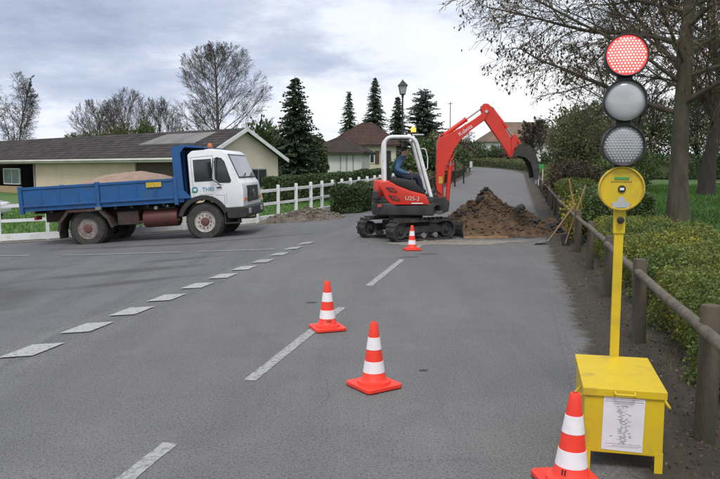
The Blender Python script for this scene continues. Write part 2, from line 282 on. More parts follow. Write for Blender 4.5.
class MB:
    def __init__(s): s.v = []; s.f = []; s.mi = []; s.m = Matrix.Identity(4); s.cur = 0
    def add(s, vs, fs):
        b = len(s.v); s.v += [tuple(s.m @ Vector(p)) for p in vs]; s.f += [tuple(b + i for i in f) for f in fs]; s.mi += [s.cur] * len(fs); return s
    def box(s, c, d, rz=0.0, ry=0.0, rx=0.0):
        mt = Matrix.Translation(c) @ Matrix.Rotation(rz, 4, 'Z') @ Matrix.Rotation(ry, 4, 'Y') @ Matrix.Rotation(rx, 4, 'X')
        h = [x / 2 for x in d]
        vs = [tuple(mt @ Vector((sx * h[0], sy * h[1], sz * h[2]))) for sx in (-1, 1) for sy in (-1, 1) for sz in (-1, 1)]
        return s.add(vs, [(0, 1, 3, 2), (4, 6, 7, 5), (0, 4, 5, 1), (2, 3, 7, 6), (0, 2, 6, 4), (1, 5, 7, 3)])
    def span(s, a, b): return s.box([(a[i] + b[i]) / 2 for i in range(3)], [abs(b[i] - a[i]) for i in range(3)])
    def prism(s, prof, y0, y1, ax='y'):
        """prof: closed (x,z) outline, counter-clockwise seen from -y; extruded from y0 to y1."""
        n = len(prof)
        def P(p, y): return (p[0], y, p[1]) if ax == 'y' else ((y, p[0], p[1]) if ax == 'x' else (p[0], p[1], y))
        vs = [P(p, y0) for p in prof] + [P(p, y1) for p in prof]
        fs = [tuple(range(n)), tuple(range(2 * n - 1, n - 1, -1))] + [(i, i + n, (i + 1) % n + n, (i + 1) % n) for i in range(n)]
        return s.add(vs, fs)
    def tube(s, pts, rad, k=8, cap=True):
        pts = [Vector(p) for p in pts]; n = len(pts)
        if isinstance(rad, (int, float)): rad = [rad] * n
        vs = []; up = None
        for i, p in enumerate(pts):
            d = (pts[min(i + 1, n - 1)] - pts[max(i - 1, 0)])
            d = d.normalized() if d.length > 1e-9 else Vector((0, 0, 1))
            if up is None: up = d.orthogonal().normalized()
            up = (up - d * up.dot(d)); up = up.normalized() if up.length > 1e-6 else d.orthogonal().normalized()
            sd = d.cross(up)
            for j in range(k):
                a = 2 * math.pi * j / k; vs.append(tuple(p + (up * math.cos(a) + sd * math.sin(a)) * rad[i]))
        fs = [(i * k + j, i * k + (j + 1) % k, (i + 1) * k + (j + 1) % k, (i + 1) * k + j) for i in range(n - 1) for j in range(k)]
        if cap: fs += [tuple(range(k - 1, -1, -1)), tuple((n - 1) * k + j for j in range(k))]
        return s.add(vs, fs)
    def lathe(s, prof, k=24, ax='z', c=(0, 0, 0), cap=True):
        """prof: (r, h) list; revolved about ax through c."""
        vs = []
        for r, h in prof:
            for j in range(k):
                a = 2 * math.pi * j / k; x, y = r * math.cos(a), r * math.sin(a)
                p = (x, y, h) if ax == 'z' else ((y, h, x) if ax == 'y' else (h, x, y))
                vs.append((p[0] + c[0], p[1] + c[1], p[2] + c[2]))
        n = len(prof)
        fs = [(i * k + j, i * k + (j + 1) % k, (i + 1) * k + (j + 1) % k, (i + 1) * k + j) for i in range(n - 1) for j in range(k)]
        if cap: fs += [tuple(range(k - 1, -1, -1)), tuple((n - 1) * k + j for j in range(k))]
        return s.add(vs, fs)
    def build(s, name, m, parent=None, smooth=False, bevel=0.0, seg=2, kind=None):
        me = bpy.data.meshes.new(name); me.from_pydata(s.v, [], s.f); me.update()
        for p, i in zip(me.polygons, s.mi): p.material_index = i
        bm = bmesh.new(); bm.from_mesh(me)
        bmesh.ops.recalc_face_normals(bm, faces=bm.faces)
        if bevel:
            es = [e for e in bm.edges if len(e.link_faces) == 2 and e.calc_face_angle(0) > 0.5]
            bmesh.ops.bevel(bm, geom=es, offset=bevel, segments=seg, affect='EDGES', profile=0.5, clamp_overlap=True)
        if smooth:
            for f in bm.faces: f.smooth = True
            for e in bm.edges:
                if len(e.link_faces) == 2 and e.calc_face_angle(0) > 0.7: e.smooth = False
        bm.to_mesh(me); bm.free()
        o = link_mesh(name, me, m, parent)
        if kind: o['kind'] = kind
        return o
def text_part(name, body, size, m, parent, mtx, depth=0.002):
    cu = bpy.data.curves.new(name, 'FONT'); cu.body = body; cu.size = size; cu.extrude = depth; cu.align_x = 'CENTER'; cu.align_y = 'CENTER'
    o = bpy.data.objects.new(name + '_src', cu); col.objects.link(o)
    dg = bpy.context.evaluated_depsgraph_get(); me = bpy.data.meshes.new_from_object(o.evaluated_get(dg))
    bpy.data.objects.remove(o); bpy.data.curves.remove(cu); me.name = name; me.transform(mtx); me.materials.clear()
    return link_mesh(name, me, m, parent)
FACE_CAM = Matrix.Rotation(R(90), 4, 'X')       # text plane upright, read from -y

# ---------------------------------------------------------------- terrain
DX, DY = math.sin(R(12.6)), math.cos(R(12.6)); X0, Y0 = -1.25, 3.58
zt_s = np.linspace(-100, 2000, 4201)
_zr = np.interp(zt_s, [-100, 16, 40, 66, 90, 112, 160, 400, 2000], [0, 0, .36, .85, 1.75, 2.6, 3.4, 4, 4])
_k = np.hanning(33); _k /= _k.sum(); _zr = np.convolve(np.pad(_zr, 16, mode='edge'), _k, mode='valid')
def st(x, y): return (x - X0) * DX + (y - Y0) * DY, (x - X0) * DY - (y - Y0) * DX
def rp(s, t, dz=0.0):
    x = X0 + s * DX + t * DY; y = Y0 + s * DY - t * DX; return (x, y, H(x, y) + dz)
def H(x, y):
    s, t = st(x, y); z = float(np.interp(s, zt_s, _zr)); d = max(0.0, -t - 2.45)
    if d > 0:
        fall = 0.75 * (1 - math.exp(-(0.068 * d + 0.0035 * d * d) / 0.75)) if d < 60 else 0.75
        fade = 1.0 if s < 45 else max(0.0, 1 - (s - 45) / 60)
        z -= fall * fade
    return z
ROAD = []          # centre line
for i in range(-8, 70): ROAD.append((X0 + i * DX, Y0 + i * DY, R(12.6)))
px, py, pa = ROAD[-1]
for i in range(72):
    pa -= 1.0 / 42; px += math.sin(pa); py += math.cos(pa); ROAD.append((px, py, pa))
for i in range(40):
    px += math.sin(pa); py += math.cos(pa); ROAD.append((px, py, pa))

def strip(name, line, offs, dz, m, kind='structure', parent=None):
    V = []; k = len(offs)
    for (x, y, a) in line:
        for t in offs:
            X = x + t * math.cos(a); Y = y - t * math.sin(a); V.append((X, Y, H(X, Y) + dz))
    F = [(i * k + j, i * k + j + 1, (i + 1) * k + j + 1, (i + 1) * k + j) for i in range(len(line) - 1) for j in range(k - 1)]
    F = [f[::1] for f in F]
    o = link_mesh(name, np_mesh(name, V, F, True), m, parent)
    if kind: o['kind'] = kind
    return o

# ground: one sheet out to the horizon
def grid_axis(lo, hi, fine_lo, fine_hi, st_):
    a = list(np.arange(fine_lo, fine_hi + 1e-6, st_)); x = fine_lo; k = st_
    left = []
    while x > lo: k *= 1.35; x -= k; left.append(x)
    x = fine_hi; k = st_; right = []
    while x < hi: k *= 1.35; x += k; right.append(x)
    return left[::-1] + a + right
gx = grid_axis(-1500, 1500, -45, 45, 1.0); gy = grid_axis(-300, 2500, -6, 125, 1.0)
V = [(x, y, H(x, y) - 0.07) for y in gy for x in gx]; nx = len(gx)
F = [(j * nx + i, j * nx + i + 1, (j + 1) * nx + i + 1, (j + 1) * nx + i) for j in range(len(gy) - 1) for i in range(nx - 1)]
link_mesh('ground', np_mesh('ground', V, F, True), 'grass_ground')['kind'] = 'structure'

# white fence path (left side), also the limit of the side road
FENCE = [(-30.0, 19.0), (-20.0, 20.0), (-14.0, 20.7), (-10.6, 21.2), (-6.5, 22.3), (-3.5, 23.8), (-2.62, 24.9), (-1.87, 26.2), (0.75, 33.0), (3.4, 43.0)]
def fence_y(x): return float(np.interp(x, [p[0] for p in FENCE], [p[1] for p in FENCE]))
xs = np.arange(-45, 3.0, 0.75); ks = 40; V = []
for x in xs:
    y1 = fence_y(x) - 0.35 if x < -2.0 else max(8, min(fence_y(x) - 0.8, 24.3 + (x + 2) * 1.0))
    for k in range(ks): 
        y = -6 + (y1 + 6) * k / (ks - 1)
        V.append((x, y, H(x, y) - 0.006))
F = [(i * ks + k, (i + 1) * ks + k, (i + 1) * ks + k + 1, i * ks + k + 1) for i in range(len(xs) - 1) for k in range(ks - 1)]
side = link_mesh('side_road', np_mesh('side_road', V, F, True), 'asphalt_side'); side['kind'] = 'structure'
road = strip('road', ROAD, [-2.62, -1.6, 0, 1.4, 2.75], 0.0, 'asphalt')
VL = []; fine_line = []
for a_, b_ in zip(ROAD[:-1], ROAD[1:]):
    for q in range(20): f_ = q / 20; fine_line.append((a_[0] + (b_[0] - a_[0]) * f_, a_[1] + (b_[1] - a_[1]) * f_, a_[2] + (b_[2] - a_[2]) * f_))
for (x, y, a) in fine_line:
    jag = .10 * mnoise.noise(Vector((y * .35, 0, 3))) + .05 * mnoise.fractal(Vector((y * 1.3, 0, 8)), 0.8, 2.0, 6)
    for k_, t in enumerate((2.44, 2.66 + jag * .4, 2.92, 3.6, 4.4)): X = x + t * math.cos(a); Y = y - t * math.sin(a); VL.append((X, Y, H(X, Y) + (.003, .006, .012, .01, -.01)[k_]))
F = [(i * 5 + j, i * 5 + j + 1, (i + 1) * 5 + j + 1, (i + 1) * 5 + j) for i in range(len(fine_line) - 1) for j in range(4)]
vme = np_mesh('dirt_verge', VL, F, True); at_ = vme.attributes.new('soil', 'FLOAT', 'POINT'); at_.data.foreach_set('value', np.tile(np.array([0, .42, 1, 1, 1], dtype=np.float32), len(fine_line)))
link_mesh('dirt_verge', vme, 'verge_blend')['kind'] = 'structure'
V = []; xs2 = list(np.arange(-40, -1.9, 0.4))
for x in xs2:
    for q in (-0.85 + 0.12 * math.sin(x * 2.3), -0.3, 0.25): y = fence_y(x) + q; V.append((x, y, H(x, y) + 0.004))
F = [(i * 3 + k, (i + 1) * 3 + k, (i + 1) * 3 + k + 1, i * 3 + k + 1) for i in range(len(xs2) - 1) for k in range(2)]
link_mesh('gravel_strip', np_mesh('gravel_strip', V, F, True), 'gravel')['kind'] = 'structure'
strip('left_verge', [p for p in ROAD if 24 < p[1] < 150], [-5.4, -4.0, -3.0, -2.55], -0.012, 'verge_dirt')

def sheet(name, pts, dz, m, parent, label=None):
    """flat polygon laid on the terrain; parented pieces keep world coordinates (parents sit at the origin)"""
    me = bpy.data.meshes.new(name); me.from_pydata([(x, y, H(x, y) + dz) for x, y in pts], [], [tuple(range(len(pts)))]); me.update()
    o = link_mesh(name, me, m, parent)
    if label: o['label'] = label
    return o
def quad_st(s0, s1, t0, t1, sh=0.0): return [rp(s0, t0)[:2], rp(s0 + sh, t1)[:2], rp(s1 + sh, t1)[:2], rp(s1, t0)[:2]]
def paint_strip(name, a, b, wid, dz, m, parent, n=8, seed=0):
    rr = random.Random(seed); V = []; a = Vector(a); b = Vector(b); d = (b - a); nn = Vector((d.y, -d.x)).normalized()
    for i in range(n + 1):
        p = a + d * i / n
        for sgn in (-1, 1):
            q = p + nn * sgn * (wid / 2 + rr.uniform(-.005, .005)); V.append((q.x, q.y, H(q.x, q.y) + dz))
    F = [(2 * i, 2 * i + 1, 2 * i + 3, 2 * i + 2) for i in range(n)]
    return link_mesh(name, np_mesh(name, V, F), m, parent)
# centre line, 3 m dashes
for k, s0 in enumerate([-2.45, 1.78, 6.28, 10.7, 15.1]):
    paint_strip('centre_dash', rp(s0, 0)[:2], rp(s0 + 2.95, 0)[:2], 0.10, 0.004, 'marking_worn', road, 90, k)
# give-way line
gw = [(-3.12, 5.32), (-2.98, 6.24), (-2.83, 7.15), (-2.64, 7.99), (-2.47, 8.84), (-2.29, 9.76), (-2.10, 10.64), (-1.92, 11.5), (-1.73, 12.38), (-1.56, 13.4), (-1.39, 14.42), (-1.2, 15.4)]
for k, (x, y) in enumerate(gw):
    c = Vector((x, y)); a = Vector((0.20, 0.98)) * 0.235; b = Vector((0.245, 0.07)) * 0.56
    rr = random.Random(k); pts = []
    cs = [c - a - b, c - a + b, c + a + b, c + a - b]
    for i in range(4):
        for q in range(14):
            p = cs[i].lerp(cs[(i + 1) % 4], q / 14); pts.append((p.x + rr.uniform(-.004, .004), p.y + rr.uniform(-.006, .006)))
    sheet('give_way_dash', pts, 0.004, 'marking' if k < 8 else 'marking_worn', road)
# side road line
for k, (a, b) in enumerate([((-13.5, 18.6), (-10.5, 17.5)), ((-9.9, 17.3), (-7.85, 16.52)), ((-6.95, 16.2), (-3.9, 15.2)), ((-3.5, 15.06), (-1.75, 14.4))]):
    paint_strip('side_road_line', a, b, 0.11, 0.004, 'marking_worn', side, 60, 40 + k)
# dark patches and worn seams in the side road
def blob(cx_, cy_, rx, ry, rot, seed, n=40, amp=0.35):
    pts = []
    for i in range(n):
        a = 2 * math.pi * i / n; r = 1 + amp * mnoise.noise(Vector((math.cos(a) * 1.6 + seed, math.sin(a) * 1.6, seed * 3.1))) * 1.6 + 0.08 * mnoise.noise(Vector((math.cos(a) * 7, math.sin(a) * 7, seed)))
        x, y = rx * r * math.cos(a), ry * r * math.sin(a); pts.append((cx_ + x * math.cos(rot) - y * math.sin(rot), cy_ + x * math.sin(rot) + y * math.cos(rot)))
    return pts
for k, (bx, by, rx, ry) in enumerate([(-0.6, 8.5, .06, .04), (0.9, 12.9, .22, .03), (1.3, 13.4, .2, .03), (0.52, 5.6, .035, .02)]):
    sheet('tar_spot', blob(bx, by, rx, ry, 0.2, 9.7 + k), 0.004, 'asphalt_dark', road)
# chalky dust round the dig and the strip of broken road edge
sheet('dust_patch', blob(2.0, 15.35, 1.5, 0.42, 0.12, 5.5, 60), 0.005, 'chalk_debris', road, 'pale chalky dust spread in front of the digger tracks')
sheet('dust_patch', blob(2.1, 15.75, 0.5, 0.16, 0.3, 8.5, 40), 0.009, 'chalk_debris', road)
sheet('dug_edge', blob(3.6, 16.75, 1.55, 0.34, -0.02, 2.2, 60), 0.007, 'dark_earth', road, 'dark earth along the edge of the dug strip')

# ================================================================ buildings
def tile_rows(name, p00, p10, p01, nu, nv, m, parent, over=0.02, lift=0.03, seed=0):
    """courses of slates/tiles on a roof slope: p00 eave start, p10 eave end, p01 ridge start. One part of many small overlapping pieces."""
    rr = np.random.RandomState(seed); p00, p10, p01 = (np.array(p, float) for p in (p00, p10, p01))
    eu = (p10 - p00) / nu; ev = (p01 - p00) / nv; nn = np.cross(eu, ev); nn /= np.linalg.norm(nn)
    if nn[2] < 0: nn = -nn
    V = []; F = []
    for j in range(nv):
        for i in range(nu):
            sh = 0.5 * (j % 2)
            i0 = max(0, i - sh); i1 = min(nu, i + 1 - sh)
            if i == nu - 1: i1 = nu
            a = p00 + eu * (i0 + .01) + ev * (j - 0.12); b = p00 + eu * (i1 - .01) + ev * (j - 0.12)
            c = b + ev * 1.1; d = a + ev * 1.1; z = lift * (1 + rr.uniform(-.25, .25))
            k = len(V); V += [a + nn * z, b + nn * z, c + nn * z * .25, d + nn * z * .25, a, b]
            F += [(k, k + 1, k + 2, k + 3), (k + 4, k + 5, k + 1, k)]
    o = link_mesh(name, np_mesh(name, V, F), m, parent); o['kind'] = 'stuff'; return o
def slab(mb, pts, th):
    """polygon thickened downward"""
    n = len(pts); vs = list(pts) + [(p[0], p[1], p[2] - th) for p in pts]
    mb.add(vs, [tuple(range(n)), tuple(range(2 * n - 1, n - 1, -1))] + [(i, i + n, (i + 1) % n + n, (i + 1) % n) for i in range(n)]); return mb
def window_part(parent, a, b, m='glass_dark', fr='white_paint', axis='x', muntin=1):
    """upright window between local corners a and b; axis = wall run direction, wall faces -y (or +x for axis y)"""
    if axis == 'x':
        y = a[1]; f = MB(); w_ = 0.07
        f.span((a[0] - w_, y - .05, a[2] - w_), (b[0] + w_, y + .06, a[2])); f.span((a[0] - w_, y - .05, b[2]), (b[0] + w_, y + .06, b[2] + w_))
        f.span((a[0] - w_, y - .05, a[2]), (a[0], y + .06, b[2])); f.span((b[0], y - .05, a[2]), (b[0] + w_, y + .06, b[2]))
        for q in range(1, muntin + 1):
            x = a[0] + (b[0] - a[0]) * q / (muntin + 1); f.span((x - .025, y - .04, a[2]), (x + .025, y + .05, b[2]))
        g_ = MB().span((a[0], y - .012, a[2]), (b[0], y + .012, b[2]))
    else:
        x = a[0]; f = MB(); w_ = 0.07
        f.span((x - .06, a[1] - w_, a[2] - w_), (x + .05, b[1] + w_, a[2])); f.span((x - .06, a[1] - w_, b[2]), (x + .05, b[1] + w_, b[2] + w_))
        f.span((x - .06, a[1] - w_, a[2]), (x + .05, a[1], b[2])); f.span((x - .06, b[1], a[2]), (x + .05, b[1] + w_, b[2]))
        g_ = MB().span((x - .012, a[1], a[2]), (x + .012, b[1], b[2]))
    fo = f.build('window', fr, parent); g_.build('pane', m, fo); return fo

# --- long low outbuilding behind the truck
bz = -0.55
lb = thing('outbuilding', 'long low beige outbuilding with dark slate roof and cream gable, behind the truck', 'building', (-8.96, 41.0, bz), R(-39.1))
LEN, WID, EV, RG = 44.0, 5.8, 3.02, 4.62
w1 = MB()       # front wall with openings: porch at the left, brown door in the middle
w1.span((-2.77, 0, -.6), (0, .25, EV)); w1.span((-7.24, 0, 2.55), (-2.77, .25, EV)); w1.span((-20.8, 0, -.6), (-7.24, .25, EV))
w1.span((-27.5, 0, 2.5), (-20.8, .25, EV)); w1.span((-LEN, 0, -.6), (-27.5, .25, EV))
w1.span((-LEN, WID - .25, -.6), (0, WID, EV)); w1.span((-LEN, .25, -.6), (-LEN + .25, WID - .25, EV))
w1.build('wall', 'wall_beige', lb)
MB().prism([(.0, -.6), (WID, -.6), (WID, EV), (WID / 2, RG - .02), (.0, EV)], -0.25, 0.003, 'x').build('gable_wall', 'wall_gable', lb)
MB().span((-7.24, .12, -.6), (-2.77, .2, 2.55)).build('garage_door', 'door_brown', lb)
pb = MB(); pb.span((-27.5, 2.2, -.6), (-20.8, 2.3, 2.5)); pb.build('porch_back', 'dark_void', lb)
MB().span((-27.5, .03, .0), (-23.2, .15, .75)).build('porch_panel', 'panel_tan', lb)
MB().span((-27.5, -.03, 2.5), (-20.8, .12, 2.95)).build('lintel', 'lintel_grey', lb)
window_part(lb, (-26.6, .35, .95), (-23.9, .35, 2.1), 'glass_screen', 'white_paint', 'x', 1)
MB().tube([(-20.6, -.08, -.5), (-20.6, -.08, 2.9)], .06, 8).build('drain_pipe', 'lintel_grey', lb)
wv = WID / 2 + .55
rfm = MB(); slab(rfm, [(-LEN - .3, -.55, EV - .28), (.35, -.55, EV - .28), (.35, WID / 2, RG), (-LEN - .3, WID / 2, RG)], .12)
slab(rfm, [(-LEN - .3, WID + .55, EV - .28), (-LEN - .3, WID / 2, RG), (.35, WID / 2, RG), (.35, WID + .55, EV - .28)], .12)
rf = rfm.build('roof', 'slate', lb)
sl = (RG - EV + .28)
tile_rows('slates', (-LEN, -.55, EV - .27), (.3, -.55, EV - .27), (-LEN, WID / 2, RG + .01), 105, 11, 'slate', rf, seed=1)
pp = MB(); ys0, ys1 = WID / 2 * .42, WID / 2 * .86
def roof_z(y): return EV - .28 + (y + .55) / wv * sl
slab(pp, [(-8.6, ys0, roof_z(ys0) + .055), (-2.6, ys0, roof_z(ys0) + .055), (-2.0, ys1, roof_z(ys1) + .055), (-7.2, ys1, roof_z(ys1) + .055)], .03)
pp.build('roof_patch', 'slate_pale', rf)
fm = MB(); fm.span((-LEN, -.63, EV - .46), (.3, -.552, EV - .22)); fm.build('fascia', 'fascia', lb)
MB().tube([(-LEN, -.69, EV - .30), (.3, -.69, EV - .30)], .06, 8).build('gutter', 'fascia', lb)
for sg in (0, 1):
    b = MB(); y0 = -.6 if sg == 0 else WID + .6
    b.prism([(y0, EV - .48), (y0, EV - .24), (WID / 2, RG + .04), (WID / 2, RG - .20)], .35, .41, 'x'); b.build('bargeboard', 'white_paint', lb)
MB().tube([(-8.2, -.05, 2.6), (-8.2, -.15, 2.6), (-8.2, -.15, 2.85)], .07, 6).build('wall_lamp', 'lintel_grey', lb)
f_ = MB().span((.0, 3.35, .95), (.05, 4.75, 2.15)).build('window', 'grey_part', lb); MB().span((.045, 3.42, 1.02), (.06, 4.0, 2.08)).build('pane', 'glass_dark', f_); MB().span((.045, 4.08, 1.02), (.06, 4.68, 2.08)).build('pane', 'glass_dark', f_)

# --- white garage with a hipped roof and the cream house behind it
def hip_house(name, label, loc, rz, lx, ly, ev, rg, wm_, rm, over=.45, hip=0.9, chimney=None, seed=0):
    t = thing(name, label, 'house', loc, R(rz)); hx, hy = lx / 2, ly / 2
    b = MB(); b.span((-hx, -hy, -1.2), (hx, -hy + .25, ev)); b.span((-hx, hy - .25, -1.2), (hx, hy, ev)); b.span((-hx, -hy + .25, -1.2), (-hx + .25, hy - .25, ev)); b.span((hx - .25, -hy + .25, -1.2), (hx, hy - .25, ev)); b.build('wall', wm_, t)
    ox, oy = hx + over, hy + over; rx = max(.2, ox - oy * hip); z0 = ev - .08
    c = [(-ox, -oy, z0), (ox, -oy, z0), (ox, oy, z0), (-ox, oy, z0), (-rx, 0, rg), (rx, 0, rg)]
    r = MB(); r.add([*c, *[(p[0], p[1], z0 - .14) for p in c[:4]]], [(0, 1, 5, 4), (1, 2, 5), (2, 3, 4, 5), (3, 0, 4), (0, 6, 7, 1), (1, 7, 8, 2), (2, 8, 9, 3), (3, 9, 6, 0), (9, 8, 7, 6)])
    ro = r.build('roof', rm, t)
    rb = MB()
    for a_, b_ in ((c[4], c[5]), (c[0], c[4]), (c[1], c[5]), (c[2], c[5]), (c[3], c[4])): rb.tube([a_, b_], .09, 6)
    rb.build('ridge_tiles', rm, ro)
    # tile courses on the front slope, narrowing toward the ridge
    rr = np.random.RandomState(seed); V = []; F = []; nv = 12
    for (A, B, C_, D_) in ((c[0], c[1], c[5], c[4]), (c[1], c[2], c[5], c[5]), (c[3], c[0], c[4], c[4])):
        A, B, C_, D_ = map(np.array, (A, B, C_, D_)); nn = np.cross(B - A, D_ - A); nn = nn / np.linalg.norm(nn); nn = nn if nn[2] > 0 else -nn
        for j in range(nv):
            f0, f1 = j / nv, min(1, (j + 1.1) / nv); a0 = A + (D_ - A) * f0; b0 = B + (C_ - B) * f0; a1 = A + (D_ - A) * f1; b1 = B + (C_ - B) * f1
            n_ = max(1, int(np.linalg.norm(b0 - a0) / .45))
            for i in range(n_):
                p, q = i / n_ + .004, (i + 1) / n_ - .004; z = .035 + rr.uniform(-.008, .008); k = len(V)
                V += [a0 + (b0 - a0) * p + nn * z, a0 + (b0 - a0) * q + nn * z, a1 + (b1 - a1) * q + nn * .008, a1 + (b1 - a1) * p + nn * .008]; F.append((k, k + 1, k + 2, k + 3))
    o = link_mesh('roof_tiles', np_mesh('roof_tiles', V, F), rm, ro); o['kind'] = 'stuff'
    if chimney:
        x, y, z = chimney; ch = MB().span((x - .25, y - .2, z - 2.2), (x + .25, y + .2, z)); ch.span((x - .3, y - .25, z), (x + .3, y + .25, z + .1)); ch.tube([(x, y, z + .1), (x, y, z + .3)], .09, 8); ch.build('chimney', 'wall_cream', ro)
    return t
gh = hip_house('garage_house', 'low white garage with brown hipped roof behind the clipped hedge', (-1.75, 62, .1), -10, 4.6, 4.4, 2.95, 4.1, 'wall_white', 'tile_grey', seed=3)
for x in (.75, 1.3, 1.85): MB().span((x - .2, -2.23, 0), (x + .2, -2.195, 2.6)).build('door_panel', 'wall_white', gh)
for x in (.48, 1.02, 1.58): MB().span((x - .03, -2.26, 0), (x + .03, -2.197, 2.7)).build('pilaster', 'lintel_grey', gh)
ch_ = hip_house('cream_house', 'cream bungalow with steep dark brown hipped roof and chimney', (.75, 76, .4), -8, 6.8, 6.4, 3.7, 6.0, 'wall_cream', 'tile_brown', chimney=(-1.0, .4, 5.85), seed=4)
window_part(ch_, (.35, -3.22, 1.8), (1.15, -3.22, 2.9))
for x in (.02, 1.48): MB().span((x - .22, -3.29, 1.7), (x + .22, -3.205, 3.0)).build('shutter', 'door_brown', ch_)
MB().span((2.1, -3.24, 0), (2.9, -3.2, 3.0)).build('door', 'dark_void', ch_)
lh = hip_house('white_house', 'small pale house gable glimpsed between spruce and brown roofs', (-6.2, 98, .6), 5, 6, 6, 3.4, 5.3, 'wall_white', 'tile_brown', seed=6)
fh = hip_house('tan_roofed_house', 'wide pale house with tan tiled roof at the far road bend', (30.0, 131, 3.0), 4, 15.5, 10, 3.4, 7.0, 'wall_white', 'tile_tan', seed=5, chimney=(3, .8, 7.2))
for x in (-6.0, -3.2, -.4): 
    window_part(fh, (x - .45, -5.02, 1.2), (x + .45, -5.02, 2.6)); 
    for q in (-.78, .78): MB().span((x + q - .24, -5.1, 1.1), (x + q + .24, -5.005, 2.7)).build('shutter', 'door_brown', fh)

# ================================================================ white fence on the left
wf = thing('white_rail_fence', 'white post and rail fence running behind the truck toward the excavator', 'fence')
# posts: dense along the curve, wider spaced at the left
def along(path, step):
    out_ = []; rem = 0.0
    for (a, b) in zip(path[:-1], path[1:]):
        a, b = Vector(a), Vector(b); d = (b - a).length; q = rem
        while q < d: out_.append(a.lerp(b, q / d)); q += step
        rem = q - d
    return out_
fposts = along(FENCE[:6], 1.37)[:-1] + along(FENCE[5:], 1.0)
FH = 1.2
pm = bpy.data.meshes.new('post'); bmx = bmesh.new(); bmesh.ops.create_cube(bmx, size=1.0)
for v in bmx.verts: v.co = Vector((v.co.x * .10, v.co.y * .10, (v.co.z + .5) * (FH + .12) - .1))
tp = [f for f in bmx.faces if f.normal.z > .9][0]; r_ = bmesh.ops.inset_individual(bmx, faces=[tp], thickness=.02); tp.verts[0].co
for v in tp.verts: v.co.z += .03
bmx.to_mesh(pm); bmx.free(); pm.materials.append(M['white_paint'])
for p in fposts:
    if p.y > 41: continue
    o = bpy.data.objects.new('post', pm); col.objects.link(o); o.parent = wf; o.location = (p.x, p.y, H(p.x, p.y))
    o.rotation_euler = (random.Random(int(p.x * 100)).uniform(-.012, .012), random.Random(int(p.y * 100)).uniform(-.012, .012), 0.3)
for i in range(len(fposts) - 1):
    a, b = fposts[i], fposts[i + 1]
    if b.y > 41: continue
    for z, hh in ((FH - .13, .10), (FH - .58, .09), (.12, .20)):
        A = Vector((a.x, a.y, H(a.x, a.y) + z)); B = Vector((b.x, b.y, H(b.x, b.y) + z)); d = B - A; L_ = d.length
        mb = MB(); mb.m = Matrix.Translation((A + B) / 2) @ Matrix.Rotation(math.atan2(d.y, d.x), 4, 'Z') @ Matrix.Rotation(-math.asin(d.z / L_), 4, 'Y')
        mb.box((0, .0, 0), (L_ - .10, .06 if hh < .15 else .09, hh)); mb.build('rail' if hh < .15 else 'plinth', 'white_paint', wf)

# ================================================================ tipper truck
TS = R(3.6)
tr = thing('tipper_truck', 'white cab tipper truck with blue dropside body parked on the side road', 'truck', (-4.12, 20.10, -.315), R(-3.0))
tr.rotation_euler = (0, -TS, R(-3.0))
WB = -3.27; WR = .515
def wheel(x, y, name='wheel', rim='rim', dual=False):
    s = -1 if y < 0 else 1; wd = .27 if not dual else .52
    t = MB(); yo = y; yi = y - s * wd
    prof = [(.29, 0), (.30, .012), (.40, .028), (.455, .02), (.49, -.02), (WR, -.05), (WR, -.11), (.485, -.125), (WR, -.14), (WR, -.22), (.49, -.25), (.455, -.285), (.29, -.27)]
    def put(off): t.lathe([(r, yo + s * h - s * off) for r, h in prof], 36, 'y', (x, 0, WR), False)
    put(.03)
    if dual: put(.34)
    for k in range(44):
        a = 2 * math.pi * k / 44
        for off in ((0, .34) if dual else (0,)):
            for yy in (.085, .22): t.box((x + math.cos(a) * (WR + .004), yo - s * (.03 + off + yy), WR + math.sin(a) * (WR + .004)), (.014, .085, .038), 0, -a, 0)
    ty = t.build(name, 'tyre', tr, smooth=True)
    r = MB(); r.lathe([(.295, yo - s * .045), (.285, yo - s * .02), (.25, yo - s * .05), (.235, yo - s * (.10 if not dual else .15)), (.12, yo - s * (.06 if not dual else .13)), (.11, yo - s * .25)], 32, 'y', (x, 0, WR), True); r.build('rim', rim, ty, smooth=True)
    h = MB(); h.lathe([(.125, yo - s * .13), (.12, yo - s * .045), (.10, yo - s * .02), (.06, yo - s * .012), (.0, yo - s * .01)], 20, 'y', (x, 0, WR), False)
    h.build('hub', 'hub_red', ty, smooth=True)
    n = MB()
    for k in range(10):
        a = 2 * math.pi * k / 10; n.tube([(x + .175 * math.cos(a), yo - s * .09, WR + .175 * math.sin(a)), (x + .175 * math.cos(a), yo - s * (.03 if not dual else .1), WR + .175 * math.sin(a))], .02, 6)
    n.build('wheel_nuts', 'hub_red', ty)
    return ty
for y in (-1.16, 1.16): wheel(0, y); wheel(WB, y, rim='rim_dark', dual=True)
# frame
c_ = MB(); c_.span((-4.75, -.46, .72), (.95, -.36, .98)); c_.span((-4.75, .36, .72), (.95, .46, .98))
for x in (-4.7, -3.9, -2.4, -1.2, .8): c_.span((x - .05, -.36, .75), (x + .05, .36, .95))
c_.build('chassis_frame', 'chassis', tr)
ax = MB(); ax.tube([(0, -1.0, WR), (0, 1.0, WR)], .07, 10); ax.tube([(WB, -.9, WR), (WB, .9, WR)], .10, 10); ax.lathe([(.05, -.2), (.22, -.12), (.25, 0), (.22, .12), (.05, .2)], 16, 'y', (WB, 0, WR)); ax.build('axle', 'chassis', tr, smooth=True)
sub = MB(); sub.span((-4.85, -.62, .98), (-.75, -.44, 1.10)); sub.span((-4.85, .44, .98), (-.75, .62, 1.10))
for x in np.arange(-4.7, -.8, .45): sub.span((x - .03, -1.12, 1.0), (x + .03, 1.12, 1.08))
sub.build('subframe', 'truck_black', tr)
